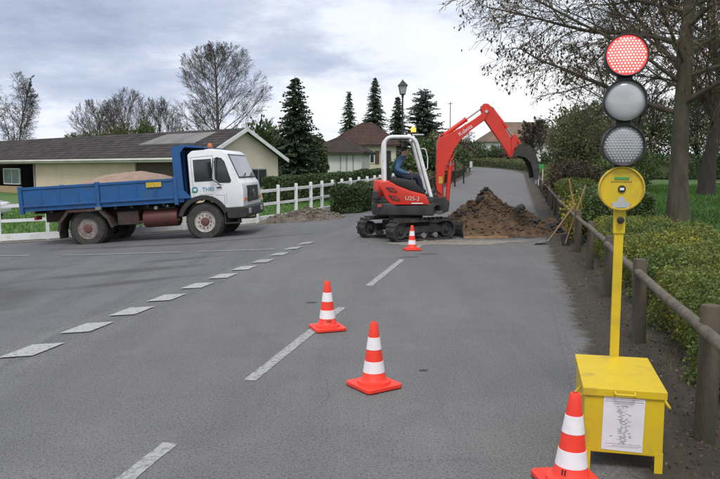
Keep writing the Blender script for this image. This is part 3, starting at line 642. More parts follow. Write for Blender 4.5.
tk = MB(); tk.lathe([(.0, -1.75), (.24, -1.74), (.25, -1.7), (.25, -.83), (.24, -.79), (.0, -.78)], 20, 'x', (0, -.82, .68), False); tk.build('fuel_tank', 'tank_red', tr, smooth=True)
tk = MB(); tk.span((-2.45, -1.05, .55), (-1.85, -.62, .92)); tk.build('tool_box', 'chassis', tr, bevel=.02)
MB().span((-2.42, -1.02, .58), (-.72, -.98, .64)).build('side_guard', 'chassis', tr)
vl = MB(); vl.tube([(-1.35, -.98, .97), (-1.35, -1.06, .97)], .05, 10); vl.tube([(-1.05, -.9, 1.0), (-1.05, -1.0, 1.0)], .035, 8); vl.build('air_valve', 'lamp_glass', tr)
hz_ = MB(); hz_.tube([(-.72, -.5, .9), (-.85, -.95, .95), (-1.3, -1.0, .93), (-1.7, -.96, .98)], .02, 6); hz_.build('air_hose', 'truck_black', tr)
# tipping body
bd = MB(); x0, x1, z0, z1, yw = -5.02, -.70, 1.08, 1.74, 1.20
bd.span((x0, -yw, z0), (x1, yw, z0 + .10)); body = bd.build('body_floor', 'truck_blue', tr)
for (xa, xb) in ((x0 + .06, -2.92), (-2.80, x1 - .06)):
    for s in (-1, 1):
        p = MB(); p.span((xa, s * yw - .02, z0 + .11), (xb, s * yw + .02, z1))
        p.span((xa, s * (yw + .02), z1 - .07), (xb, s * (yw + .045), z1)); p.span((xa, s * (yw + .02), z0 + .11), (xb, s * (yw + .045), z0 + .17))
        for q in np.linspace(xa + .5, xb - .5, 3): p.span((q - .03, s * (yw + .0201), z0 + .17), (q + .03, s * (yw + .032), z1 - .07))
        p.build('side_board', 'truck_blue', tr, bevel=.006, seg=1)
for x in (x0, -2.86, x1):
    for s in (-1, 1): q = MB(); q.span((x - .055, s * yw - .05, z0 - .06), (x + .055, s * yw + .055, z1 + .03)); q.build('corner_post', 'truck_blue', tr, bevel=.008, seg=1)
ls = MB()
for s in (-1, 1):
    for x in (-2.86,): ls.box((x, s * (yw + .06), z0 - .02), (.16, .06, .09))
ls.build('hinge', 'grey_part', tr)
q = MB(); q.span((x0 - .03, -yw + .06, z0 + .02), (x0 + .02, yw - .06, z1 - .03)); q.build('tailgate', 'truck_blue', tr)
MB().box((-1.28, -yw - .052, z0 + .52), (.42, .012, .13)).build('hazard_plate', 'yellow_plate', tr)
# headboard with the roof guard over the cab
hb = MB(); hb.span((x1 + .06, -yw, z0), (x1 + .13, yw, 2.50))
for y in np.linspace(-yw + .05, yw - .05, 7): hb.span((x1 + .13, y - .04, z0), (x1 + .19, y + .04, 2.44))
hb.build('headboard', 'truck_blue', tr, bevel=.006, seg=1)
gd = MB(); gd.prism([(x1 + .06, 2.50), (x1 + .02, 2.58), (x1 + .30, 2.62), (x1 + .86, 2.53), (x1 + .86, 2.49), (x1 + .24, 2.56)], -yw, yw)
gd.prism([(x1 - .02, z0 + .1), (x1 + .42, z0 + .1), (x1 + .22, 1.4), (x1 + .2, 2.4), (x1 + .34, 2.56), (x1 - .02, 2.56)], -yw - .03, -yw)
gd.prism([(x1 - .02, z0 + .1), (x1 + .42, z0 + .1), (x1 + .22, 1.4), (x1 + .2, 2.4), (x1 + .34, 2.56), (x1 - .02, 2.56)], yw, yw + .03)
gd.build('cab_guard', 'truck_blue', tr)
# rear mudguards: folded sheet
for s in (-1, 1):
    path = [(-4.02, .52), (-3.98, .74), (-3.72, 1.04), (-2.86, 1.04), (-2.62, .78), (-2.52, .55)]
    mg = MB()
    for a, b in zip(path[:-1], path[1:]):
        d = Vector((b[0] - a[0], b[1] - a[1])); L_ = d.length
        mg.box(((a[0] + b[0]) / 2, s * .97, (a[1] + b[1]) / 2), (L_ + .02, .56, .025), 0, -math.atan2(d.y, d.x))
        mg.box(((a[0] + b[0]) / 2, s * 1.26, (a[1] + b[1]) / 2 - .02), (L_ + .02, .02, .075), 0, -math.atan2(d.y, d.x))
    mg.build('rear_mudguard', 'truck_black' if s > 0 else 'chassis', tr)
for y in (-.97, .97): MB().box((-4.03, y, .48), (.02, .5, .40)).build('mud_flap', 'rubber', tr)
for y in (-.81, .81): MB().box((-4.80, y, .88), (.06, .32, .11)).build('tail_lamp', 'sign_red', tr)
# cab
arc = [(.64 * math.cos(R(a)), .50 + .64 * math.sin(R(a))) for a in (33, 48, 63, 78, 92, 106)]
cabp = [(-.33, 2.34), (-.33, 1.12)] + arc[::-1] + [(.62, .78), (1.02, .78), (1.10, .84), (1.13, 1.30), (1.10, 1.50), (1.02, 1.60), (.74, 2.32), (.62, 2.42), (.3, 2.46), (-.2, 2.44)]
cb = MB(); cb.prism(cabp, -1.17, 1.17); cab = cb.build('cab', 'truck_white', tr, bevel=.035, seg=3, smooth=True)
wg = [(-.17, 1.62), (.30, 1.62), (.30, 2.18), (-.17, 2.18)]
def pane(prof, y, name, m, fm, grow=.035):
    cx_ = sum(p[0] for p in prof) / len(prof); cz_ = sum(p[1] for p in prof) / len(prof)
    def gr_(p): d = Vector((p[0] - cx_, p[1] - cz_)); d = d * (1 + grow / d.length); return (cx_ + d.x, cz_ + d.y)
    s = -1 if y < 0 else 1
    f = MB().prism([gr_(p) for p in prof], y, y + s * .008).build(name, fm, tr, bevel=.0)
    MB().prism(prof, y + s * .004, y + s * .013).build('pane', m, f)
for s in (-1, 1):
    y = s * 1.171
    pane(wg, y, 'door_window', 'glass_dark', 'truck_black', .02)
    pane([(.40, 1.66), (.48, 1.57), (.76, 1.55), (.80, 1.60), (.66, 2.08), (.58, 2.18), (.44, 2.18), (.40, 2.1)], y, 'quarter_window', 'glass_dark', 'truck_black', .03)
    seam = MB()
    for a, b in (((-.24, 1.16), (-.24, 2.26)), ((-.24, 2.26), (.36, 2.28)), ((.36, 2.28), (.36, 1.55)), ((.36, 1.50), (.60, 1.48)), ((.60, 1.18), (.60, .92)), ((.36, 1.22), (.62, 1.20)), ((.66, 1.25), (.66, .98))):
        d = Vector((b[0] - a[0], b[1] - a[1])); seam.box(((a[0] + b[0]) / 2, y, (a[1] + b[1]) / 2), (d.length, .006, .010), 0, -math.atan2(d.y, d.x))
    seam.build('door_seam', 'lintel_grey', tr)
    hd = MB(); hd.box((.48, s * 1.19, 1.42), (.14, .03, .03)); hd.build('door_handle', 'truck_black', tr)
    mr = MB(); mr.tube([(.50, s * 1.17, 2.22), (.42, s * 1.38, 2.18), (.36, s * 1.42, 1.65), (.52, s * 1.17, 1.47)], .014, 6); mr.build('mirror_arm', 'truck_black', tr)
    mh = MB(); mh.box((.30, s * 1.40, 1.90), (.05, .20, .44), s * .25); mh.build('mirror', 'truck_black', tr, bevel=.02)
    fd = MB()                                  # black wheel arch lip
    aa = [R(a) for a in range(20, 171, 8)]
    for r0, r1, ya, yb in ((.60, .72, s * 1.19, s * 1.10),):
        pr_ = [(r1 * math.cos(a), WR + r1 * math.sin(a)) for a in aa] + [(r0 * math.cos(a), WR + r0 * math.sin(a)) for a in aa[::-1]]
        fd.prism(pr_, s * .80, s * 1.215)
    fd.build('wheel_arch', 'truck_black', tr)
    st_ = MB(); st_.span((.55, s * .85, .42), (.95, s * 1.16, .46)); st_.span((.55, s * 1.10, .46), (.58, s * 1.14, .8)); st_.span((.92, s * 1.10, .46), (.95, s * 1.14, .8)); st_.build('step', 'truck_black', tr)
    hl = MB(); hl.span((1.17, s * .82 - .14, .66), (1.205, s * .82 + .14, .80)); hl.build('headlight', 'lamp_glass', tr, bevel=.012)
    tn = MB(); tn.span((1.10, s * 1.0 - .12, 1.02), (1.15, s * 1.0 + .12, 1.1)); tn.build('indicator', 'beacon_orange', tr)
bp = MB(); bp.prism([(.66, .56), (1.14, .56), (1.19, .62), (1.19, .84), (1.14, .87), (.60, .87)], -1.2, 1.2); bp.build('bumper', 'truck_black', tr, bevel=.025)
# windscreen
ws = Vector((.74 - 1.02, 0, 2.32 - 1.60)); L_ = ws.length; wn = Vector((ws.z, 0, -ws.x)).normalized(); ang = math.atan2(ws.z, ws.x)
def screen(a, b, yh, off, th, name, m, par):
    c = Vector((1.02, 0, 1.60)) + ws * ((a + b) / 2) + wn * off; mb = MB(); mb.m = Matrix.Translation(c) @ Matrix.Rotation(-ang, 4, 'Y'); mb.box((0, 0, 0), (L_ * (b - a), 2 * yh, th)); return mb.build(name, m, par, bevel=.004, seg=1)
wsf = screen(.04, .97, 1.06, .004, .012, 'windscreen', 'truck_black', tr); screen(.09, .92, 1.00, .012, .012, 'pane', 'glass_screen', wsf)
wp = MB()
for y in (-.6, .25): a = Vector((1.03, y, 1.62)); b = Vector((1.02, y + .55, 1.60)) + ws * .22 + wn * .03; wp.tube([a + wn * .03, b], .012, 5)
wp.build('wiper', 'truck_black', tr)
gl = MB(); gl.span((1.115, -.68, .98), (1.15, .68, 1.42)); go = gl.build('grille', 'truck_black', tr, bevel=.01)
g2 = MB()
for z in np.linspace(1.03, 1.37, 6): g2.span((1.149, -.64, z - .012), (1.162, .64, z + .012))
g2.build('grille_bar', 'exc_dark', go)
em = MB(); em.lathe([(.115, 1.160), (.115, 1.178), (.095, 1.178), (.095, 1.160)], 24, 'x', (0, 0, 1.2), False)
for a in (90, 210, 330): em.box((1.17, .05 * math.cos(R(a)), 1.2 + .05 * math.sin(R(a))), (.012, .1, .018), 0, 0, R(a))
em.build('grille_emblem', 'steel_bright', go)
bc = MB(); bc.lathe([(.08, 2.44), (.08, 2.50), (.065, 2.51), (.06, 2.62), (.03, 2.65), (.0, 2.65)], 14, 'z', (.1, -.35, 0), False); bc.build('roof_beacon', 'beacon_orange', tr, smooth=True)
sd = -1.178
text_part('door_lettering', 'THEI', .155, 'teal_print', tr, Matrix.Translation((.17, sd, 1.385)) @ FACE_CAM)
lg = MB(); lg.lathe([(.085, 0), (.085, .004), (.05, .004), (.05, 0)], 18, 'y', (-.22 + .03, sd - .002, 1.39), False); lg.build('door_emblem', 'teal_print', tr)
sm = MB(); sm.box((-.28, sd, 1.34), (.0001, .0001, .0001))
ln = MB()
for z, a, b in ((1.25, -.06, .30), (1.19, -.10, .32)):
    for x in np.arange(a, b, .055): ln.box((x, sd, z), (.036, .004, .028))
ln.build('door_small_print', 'lens_grey', tr)['kind'] = 'stuff'
gp = MB(); gp.prism([(-.31, 1.335), (-.2, 1.31), (-.14, 1.335), (-.2, 1.365)], sd - .003, sd + .004); gp.build('door_badge', 'green_print', tr)
# sand heaped in the body
def heightfield(name, fn, xs_, ys_, m, parent=None):
    V = [(x, y, fn(x, y)) for y in ys_ for x in xs_]; n_ = len(xs_)
    F = [(j * n_ + i, j * n_ + i + 1, (j + 1) * n_ + i + 1, (j + 1) * n_ + i) for j in range(len(ys_) - 1) for i in range(n_ - 1)]
    return link_mesh(name, np_mesh(name, V, F, True), m, parent)
def sandz(x, y):
    u_ = (x + 2.45) / 2.0; v_ = y / 1.25; r = math.sqrt(u_ * u_ + v_ * v_)
    h = 1.40 + .60 * max(0, 1 - r * r) ** .8 + .05 * mnoise.fractal(Vector((x * 1.3, y * 1.3, 4)), 1.0, 2.0, 5) + .012 * mnoise.noise(Vector((x * 12, y * 12, 1)))
    return h if r < 1.0 else max(1.36, h)
sd_ = heightfield('sand_heap', sandz, np.linspace(-4.9, -.68, 90), np.linspace(-1.16, 1.16, 50), 'sand')
sd_.location = tr.location; sd_.rotation_euler = tr.rotation_euler; tag(sd_, 'heap of pinkish sand filling the blue truck body', 'sand heap')

# ================================================================ mini excavator
EX, EY = 1.08, 16.5
ex = thing('mini_excavator', 'orange-red mini excavator with white canopy arch digging across the lane', 'excavator', (EX, EY, H(EX, EY)))
def E0(u, v, D=16.5): return ((u - 360) / 700 * D - EX, 1.65 + (168 - v) / 700 * D)
PH = R(33); RU = Matrix.Rotation(PH, 4, 'Z')
def track(side):
    """rubber track: stadium loop with lugs; side -1 = right"""
    y0 = side * .60; a, r, wd = .66, .235, .29
    loop = [];
    for k in range(13): t = R(90 + 180 * k / 12); loop.append((-a + r * math.cos(t), r + r * math.sin(t)))
    for k in range(13): t = R(-90 + 180 * k / 12); loop.append((a + r * math.cos(t), r + r * math.sin(t)))
    inner = [(x * (1 - .045 / max(.01, 1)) if False else x, z) for x, z in loop]
    cx2 = lambda x: max(-a, min(a, x))
    inner = [(cx2(x) + (x - cx2(x)) * .82, r + (z - r) * .82) for x, z in loop]
    mb = MB(); mb.m = RU; n = len(loop)
    for A, B in ((loop, inner),):
        vs = [(x, y0 - wd / 2, z) for x, z in A] + [(x, y0 + wd / 2, z) for x, z in A] + [(x, y0 - wd / 2, z) for x, z in B] + [(x, y0 + wd / 2, z) for x, z in B]
        fs = []
        for i in range(n):
            j = (i + 1) % n; fs += [(i, j, j + n, i + n), (2 * n + i, 3 * n + i, 3 * n + j, 2 * n + j), (i, 2 * n + i, 2 * n + j, j), (n + i, n + j, 3 * n + j, 3 * n + i)]
        mb.add(vs, fs)
    per = 4 * a + 2 * math.pi * r; m_ = 34
    for k in range(m_):
        q = per * k / m_
        if q < 2 * a: x, z, an = -a + q, 0 - .012, 0
        elif q < 2 * a + math.pi * r: t = -math.pi / 2 + (q - 2 * a) / r; x, z, an = a + (r + .012) * math.cos(t), r + (r + .012) * math.sin(t), -(t + math.pi / 2)
        elif q < 4 * a + math.pi * r: x, z, an = a - (q - 2 * a - math.pi * r), 2 * r + .012, 0
        else: t = math.pi / 2 + (q - 4 * a - math.pi * r) / r; x, z, an = -a + (r + .012) * math.cos(t), r + (r + .012) * math.sin(t), -(t + math.pi / 2)
        z = max(z, .012) if z < .1 else z
        for yy in (-.085, .085): mb.box((x, y0 + yy, z + .012), (.040, .115, .030), 0, an)
    t_ = mb.build('track', 'rubber', ex)
    for xx, nm, rr_ in ((-a, 'sprocket', .165), (a, 'idler', .165)):
        w_ = MB(); w_.m = RU
        prof = [(.0, -.12), (.05, -.125), (.06, -.09), (rr_ - .04, -.07), (rr_, -.09), (rr_, .09), (rr_ - .04, .07), (.06, .09), (.05, .125), (.0, .12)]
        w_.lathe(prof, 20, 'y', (xx, y0, r), False)
        w_.build(nm, 'exc_dark', t_, smooth=True)
    for xx in (-.34, 0, .34): w_ = MB(); w_.m = RU; w_.lathe([(.0, -.11), (.06, -.11), (.065, .11), (.0, .11)], 12, 'y', (xx, y0, .115), False); w_.build('roller', 'grey_part', t_, smooth=True)
    fr = MB(); fr.m = RU; fr.span((-.5, y0 - .09, .17), (.52, y0 + .09, .33)); fr.span((-.56, y0 - .05, .2), (.60, y0 + .05, .28)); fr.build('track_frame', 'exc_dark', t_, bevel=.02)
for s in (-1, 1): track(s)
uc = MB(); uc.m = RU; uc.span((-.35, -.48, .2), (.35, .48, .42)); uc.lathe([(.40, .42), (.40, .54), (.34, .55)], 28, 'z', (0, 0, 0)); uc.build('undercarriage', 'exc_dark', ex, bevel=.015)
bl = MB(); bl.m = RU
prof = [(1.02 + .07 * math.cos(t), .20 + .20 * math.sin(t)) for t in np.linspace(-1.35, 1.35, 8)]; prof = [(1.14, .02), (1.10, .10), (1.085, .20), (1.10, .30), (1.14, .38), (1.17, .38), (1.13, .30), (1.115, .20), (1.13, .10), (1.17, .02)]
bl.prism(prof, -.75, .75); bl.span((.4, -.36, .18), (1.1, -.26, .26)); bl.span((.4, .26, .18), (1.1, .36, .26)); bl.build('dozer_blade', 'exc_dark', ex)
# upper body: black base with rounded rear counterweight
def plan(yh, xr, xf, rr_, n=7):
    pts = [(xf, -yh), (xf, yh)]
    for k in range(n): t = R(90 + 90 * k / (n - 1)); pts.append((xr + rr_ + rr_ * math.cos(t), yh - rr_ + rr_ * math.sin(t)))
    for k in range(n): t = R(180 + 90 * k / (n - 1)); pts.append((xr + rr_ + rr_ * math.cos(t), -yh + rr_ + rr_ * math.sin(t)))
    return pts
b_ = MB(); b_.prism(plan(.70, -.80, .60, .40), .57, .86, 'z'); b_.build('counterweight', 'exc_dark', ex, bevel=.035, seg=3, smooth=True)
Hd = lambda u, v: E0(u, v, 15.85)
hood = [Hd(*p) for p in [(378, 186.6), (379.6, 181.6), (388.5, 180.6), (396.5, 185.4), (411, 191), (425.5, 194.6), (429.5, 203.5), (428, 206.5), (396, 207), (389, 203), (384.5, 197.3), (382.5, 192)]]
h_ = MB(); h_.prism(hood, -.70, -.40); h_.build('side_hood', 'exc_red', ex, bevel=.03, seg=3, smooth=True)
h_ = MB(); h_.prism(hood, .40, .70); h_.build('side_hood', 'exc_red', ex, bevel=.03, seg=3, smooth=True)
rh = MB(); zt = Hd(380, 181)[1]; rh.prism([(p[0], p[1]) for p in plan(.42, -.76, -.35, .22)], .88, zt + .01, 'z'); rh.build('engine_cover', 'exc_red', ex, bevel=.03, seg=3, smooth=True)
lowp = MB(); lowp.prism(plan(.68, -.785, .60, .38), .86, 1.00, 'z'); lowp.build('body_skirt', 'exc_dark', ex, bevel=.02)
for pts in ([(385.5, 187.3), (393, 187.6), (397, 191.2), (396.6, 193), (389.5, 191.6)], [(388, 195), (395, 195.6), (400, 199.3), (399.6, 201.2), (392, 200)]):
    g_ = MB(); g_.prism([Hd(*p) for p in pts], -.712, -.69); go_ = g_.build('hood_vent', 'exc_dark', ex)
    sl_ = MB(); x_ = [Hd(*p)[0] for p in pts]; z_ = [Hd(*p)[1] for p in pts]
    for q in (.38, .62): sl_.box((sum(x_) / 5, -.713, min(z_) + (max(z_) - min(z_)) * q), ((max(x_) - min(x_)) * .55, .006, .012), 0, .35)
    sl_.build('vent_slat', 'exc_red', go_)
tail = MB(); xx, zz_ = Hd(378.5, 195); tail.box((xx - .07, -.62, zz_), (.14, .22, .20)); tail.build('rear_cover', 'exc_dark', ex, bevel=.03)
tl = MB(); xx, zz_ = Hd(379.5, 205.5); tl.box((xx, -.675, zz_), (.09, .04, .06)); tl.build('tail_light', 'sign_red', ex)
x_, z_ = Hd(412, 198.6)
text_part('model_lettering', 'U25-3', .13, 'fascia', ex, Matrix.Translation((x_, -.706, z_)) @ Matrix.Rotation(R(4), 4, 'Y') @ FACE_CAM, .003)
x_, z_ = Hd(417, 203.2); MB().box((x_, -.705, z_), (.26, .006, .022)).build('hood_stripe', 'white_paint', ex)
# floor, seat, levers
fl_ = MB(); fl_.span((-.2, -.38, .98), (.72, .52, 1.04)); fl_.span((.60, -.62, .80), (.80, .60, .98)); fl_.build('floor_plate', 'exc_dark', ex, bevel=.01)
dk = MB(); dk.prism([Hd(*p) for p in [(388.8, 180.2), (396.5, 177.8), (413, 180.5), (424.5, 192), (425.4, 194.3), (411, 190.7), (396.5, 185.1)]], -.66, -.42); dk.build('control_console', 'seat_vinyl', ex, bevel=.02, seg=2, smooth=True)
dk = MB(); dk.prism([Hd(*p) for p in [(388.8, 180.2), (396.5, 177.8), (413, 180.5), (424.5, 192), (425.4, 194.3), (411, 190.7), (396.5, 185.1)]], .42, .66); dk.build('control_console', 'seat_vinyl', ex, bevel=.02, seg=2, smooth=True)
se = MB(); se.span((-.42, -.26, 1.10), (.12, .26, 1.33)); se.box((-.45, 0, 1.58), (.12, .46, .56), 0, -.15); se.build('seat', 'seat_vinyl', ex, bevel=.04, seg=3, smooth=True)
for s in (-1, 1):
    lv = MB(); lv.tube([(.12, s * .50, 1.30), (.10, s * .46, 1.45), (.07, s * .42, 1.55)], [.016, .014, .022], 8); lv.build('control_lever', 'exc_dark', ex)
    tv = MB(); tv.tube([(.55, s * .10, 1.02), (.50, s * .10, 1.45), (.46, s * .10, 1.50)], .014, 6); tv.build('travel_lever', 'exc_dark', ex)
# canopy
def round_path(pts, rad, n=6):
    out_ = [Vector(pts[0])]
    for i in range(1, len(pts) - 1):
        p, a, b = Vector(pts[i]), Vector(pts[i - 1]), Vector(pts[i + 1]); da, db = (a - p).normalized(), (b - p).normalized()
        for k in range(n + 1): t = k / n; q0 = p + da * rad; q1 = p + db * rad; out_.append((q0.lerp(p, t)).lerp(p.lerp(q1, t), t))
    out_.append(Vector(pts[-1])); return out_
C1 = lambda u, v: E0(u, v, 15.95)
for s in (-1, 1):
    pts = [(*C1(384.8, 184),), (*C1(384.2, 137.5),), (*C1(414.6, 137.5),), (*C1(433.5, 206),)]
    cn = MB(); cn.tube(round_path([(p[0], s * .58, p[1]) for p in pts], .20), .042, 12); cn.build('canopy_post', 'white_paint', ex, smooth=True)
ca = C1(386, 137.5); cb_ = C1(413.5, 137.5)
rf_ = MB(); rf_.span((ca[0] + .05, -.54, ca[1] - .03), (cb_[0] - .03, .54, ca[1] + .03)); rf_.build('canopy_roof', 'exc_dark', ex, bevel=.02)
cr_ = MB(); cr_.tube([(ca[0] - .02, -.58, 1.62), (ca[0] - .02, .58, 1.62)], .03, 8); cr_.tube([(cb_[0] + .03, -.58, cb_[1] - .06), (cb_[0] + .03, .58, cb_[1] - .06)], .03, 8); cr_.build('canopy_crossbar', 'white_paint', ex, smooth=True)
hr = MB(); hr.tube(round_path([(C1(420.5, 149)[0], -.60, C1(420.5, 149)[1]), (C1(424.5, 149.5)[0], -.66, C1(424.5, 149.5)[1]), (C1(426.8, 158)[0], -.66, C1(426.8, 158)[1]), (C1(426.8, 169)[0], -.66, C1(426.8, 169)[1]), (C1(424.6, 170.5)[0], -.60, C1(424.6, 170.5)[1])], .04), .012, 6); hr.build('hand_rail', 'white_paint', ex)
bx_, bz_ = C1(413.2, 136); bk = MB(); bk.lathe([(.05, bz_), (.05, bz_ + .03), (.02, bz_ + .04), (.02, bz_ + .06), (.055, bz_ + .06), (.055, bz_ + .075)], 14, 'z', (bx_, -.45, 0)); bo_ = bk.build('beacon_mount', 'exc_dark', ex)
bk = MB(); bk.lathe([(.058, bz_ + .076), (.060, bz_ + .15), (.045, bz_ + .185), (.0, bz_ + .195)], 16, 'z', (bx_, -.45, 0), True); bk.build('warning_beacon', 'beacon_amber', ex, smooth=True)
pl_ = MB(); pl_.box((bx_ + .10, -.45, bz_ + .02), (.26, .16, .02)); pl_.build('beacon_bracket', 'white_paint', ex)
# boom, arm, bucket in the machine's centre plane
def outl(pts): return [E0(*p) for p in pts]
sw = MB(); sw.prism(outl([(429, 206), (435, 198), (444, 196), (449, 202), (448, 211), (440, 214), (430, 213)]), -.14, .14); sw.lathe([(.16, .62), (.16, .98)], 16, 'z', (.78, 0, 0)); sw.build('swing_bracket', 'exc_dark', ex, bevel=.02)
hos = MB()
for k in range(4): yy = -.09 + .06 * k; hos.tube([(.55, yy, .95), (.72, yy - .05, 1.12 + .03 * k), (.86, yy, 1.0), (.84, yy, 1.35)], .016, 6)
hos.build('hydraulic_hoses', 'exc_dark', ex, smooth=True)
dr = MB(); dr.lathe([(.12, .60), (.13, .62), (.13, .66), (.10, .67)], 18, 'z', (.70, -.34, 0)); dr.build('swing_cap', 'grey_part', ex)
bm1 = MB(); bm1.prism(outl([(437.4, 203), (435.6, 184), (435.8, 149), (436.8, 142.5), (439, 138.6), (447.5, 134.6), (460, 128.2), (472.6, 120.2), (479, 115.5), (484, 109.5), (487.5, 113), (481.5, 122.5), (470.5, 130.3), (459.4, 140.4), (453, 150), (448.6, 160), (444.4, 168), (443, 184), (443, 203)]), -.10, .10)
bm1.build('boom', 'exc_red', ex, bevel=.012)
x_, z_ = E0(463.6, 131.3); text_part('boom_lettering', 'Kubota', .125, 'white_paint', ex, Matrix.Translation((x_, -.103, z_)) @ Matrix.Rotation(-math.atan2(11.5, 16), 4, 'Y') @ FACE_CAM, .003)
MB().box((E0(439.8, 180)[0], -.104, E0(439.8, 180)[1]), (.09, .006, .16)).build('warning_label', 'yellow_plate', ex)
def cyl(name, a, b, r1, f, yo, mt='exc_red', rr_=.45):
    A = Vector((a[0], yo, a[1])); B = Vector((b[0], yo, b[1])); c = A.lerp(B, f)
    k = MB(); k.tube([A, c], r1, 12); k.tube([A.lerp(B, f - .03), A.lerp(B, f + .01)], r1 * 1.15, 12); o = k.build(name, mt, ex, smooth=True)
    k = MB(); k.tube([c, B], r1 * rr_, 10); k.build('cylinder_rod', 'steel_bright', o, smooth=True)
    k = MB(); k.tube([A - Vector((0, .07, 0)), A + Vector((0, .07, 0))], r1 * .8, 10); k.tube([B - Vector((0, .07, 0)), B + Vector((0, .07, 0))], r1 * .8, 10); k.build('cylinder_pin', 'exc_dark', o)
cyl('boom_cylinder', E0(446.8, 206), E0(450.3, 156), .05, .80, -.0)
cyl('arm_cylinder', E0(441, 137.5), E0(480.5, 109), .052, .60, 0)
cyl('bucket_cylinder', E0(490, 110), E0(512.5, 138), .042, .66, 0)
lug = MB(); lug.prism(outl([(437, 141), (439.5, 134.5), (443.5, 134), (447, 137)]), -.06, .06); lug.build('boom_lug', 'exc_red', ex); lug = MB(); lug.prism(outl([(448.5, 158), (452, 153.5), (453, 158), (449, 163)]), -.06, .06); lug.build('boom_lug', 'exc_red', ex)
ar = MB(); ar.prism(outl([(478.4, 110), (481.5, 105.2), (485.5, 105.2), (489.6, 108.6), (498, 121.5), (506, 134.5), (512.5, 147), (513, 156), (508.5, 158), (504, 150.5), (494, 136.5), (483, 121.5)]), -.082, .082); ar.build('arm', 'exc_red', ex, bevel=.012)
pv = MB(); px_, pz_ = E0(484, 113); pv.tube([(px_, -.115, pz_), (px_, .115, pz_)], .035, 12); pv.build('arm_pivot', 'steel_bright', ex)
lk = MB(); lk.prism(outl([(509.5, 158), (509.2, 141), (511.5, 134.5), (514.3, 136), (514.6, 158)]), -.115, -.085); lk.prism(outl([(509.5, 158), (509.2, 141), (511.5, 134.5), (514.3, 136), (514.6, 158)]), .085, .115); lk.prism(outl([(512, 138), (514, 136), (521, 146), (519, 148)]), -.05, .05); lk.build('bucket_link', 'exc_red', ex, bevel=.006, seg=1)
outer = [(508.5, 157.5), (512.5, 149), (518, 145), (525, 146), (530, 151.5), (533.8, 160), (535.4, 170), (535, 178.5)]
inner = [(531, 178.5), (529.6, 170), (526.8, 162.5), (522, 157.8), (515, 156.5)]
bu = MB(); WBK = .25
bu.prism(outl(outer + inner), -WBK, -WBK + .025); bu.prism(outl(outer + inner), WBK - .025, WBK)
oo = outl(outer); cen = E0(519, 166)
for a, b in zip(oo[1:-1], oo[2:]):
    d = Vector((b[0] - a[0], b[1] - a[1])); bu.box(((a[0] + b[0]) / 2, 0, (a[1] + b[1]) / 2), (d.length + .012, 2 * WBK - .004, .022), 0, -math.atan2(d.y, d.x))
bu.prism(outl([(510, 158), (513, 149), (520, 146), (521, 156)]), -.12, -.09); bu.prism(outl([(510, 158), (513, 149), (520, 146), (521, 156)]), .09, .12)
bko = bu.build('bucket', 'bucket_steel', ex)
a = E0(533.5, 178); 
for y in (-.20, -.07, .07, .20): t_ = MB(); t_.box((a[0] - .005, y, a[1] - .06), (.045, .055, .14), 0, .05); t_.build('bucket_tooth', 'grey_part', bko)

# ================================================================ the operator
def skin_mesh(verts, edges, radii, sub=2):
    me = bpy.data.meshes.new('sk'); me.from_pydata(verts, edges, []); o = bpy.data.objects.new('sk', me); col.objects.link(o)
    o.modifiers.new('s', 'SKIN'); sv = me.skin_vertices[0].data
    for i, r in enumerate(radii): sv[i].radius = r if isinstance(r, tuple) else (r, r)
    sv[0].use_root = True
    m_ = o.modifiers.new('d', 'SUBSURF'); m_.levels = sub; m_.render_levels = sub
    dg = bpy.context.evaluated_depsgraph_get(); r = bpy.data.meshes.new_from_object(o.evaluated_get(dg)); bpy.data.objects.remove(o); return r
pv_ = []; pe = []; prr = []
def J(p, r, par=None):
    pv_.append(p); prr.append(r); i = len(pv_) - 1
    if par is not None: pe.append((par, i))
    return i
pel = J((-.22, 0, 1.42), (.19, .16)); sp = J((-.23, 0, 1.60), (.185, .15), pel); chs = J((-.17, 0, 1.76), (.20, .155), sp); nk0 = J((-.10, 0, 1.88), .075, chs); nk = J((-.06, 0, 1.93), .055, nk0)
hd0 = J((-.03, 0, 1.985), .08, nk); hd1 = J((-.02, 0, 2.05), .085, hd0); hd2 = J((-.025, 0, 2.10), .06, hd1)
for s in (-1, 1):
    sh = J((-.15, s * .20, 1.81), .088, chs); el = J((-.23, s * .30, 1.61), .072, sh); fo = J((-.07, s * .33, 1.545), .058, el); wr = J((.02, s * .37, 1.525), .034, fo); J((.07, s * .40, 1.53), (.022, .04), wr)
    hp = J((-.12, s * .10, 1.42), .105, pel); kn = J((.27, s * .15, 1.45), .078, hp); an = J((.36, s * .14, 1.14), .052, kn); J((.46, s * .14, 1.09), .045, an)
me = skin_mesh(pv_, pe, prr, 2)
bmp = bmesh.new(); bmp.from_mesh(me)
def tubebm(pts, rad, k=8):
    m_ = MB(); m_.tube(pts, rad, k); base = [bmp.verts.new(v) for v in m_.v]
    for f in m_.f:
        try: bmp.faces.new([base[i] for i in f]).smooth = True
        except ValueError: pass
for s in (-1, 1):           # fingers curled round the levers, thumb on the inner side
    for k, ln_ in enumerate((.060, .068, .064, .050)):
        z = 1.553 - k * .017; tubebm([(.075, s * .41, z), (.105, s * .425, z - .002), (.11, s * (.425 - .028), z - .006), (.092, s * (.425 - .028) - s * (ln_ - .05), z - .008)], [.0095, .009, .0085, .007])
    tubebm([(.05, s * .385, 1.555), (.075, s * .372, 1.572), (.098, s * .378, 1.575)], [.012, .0105, .008])
tubebm([(.045, 0, 2.05), (.072, 0, 2.025), (.055, 0, 2.012)], [.012, .017, .012])      # nose
tubebm([(.05, -.025, 1.985), (.058, 0, 1.985), (.05, .025, 1.985)], .009)              # lips
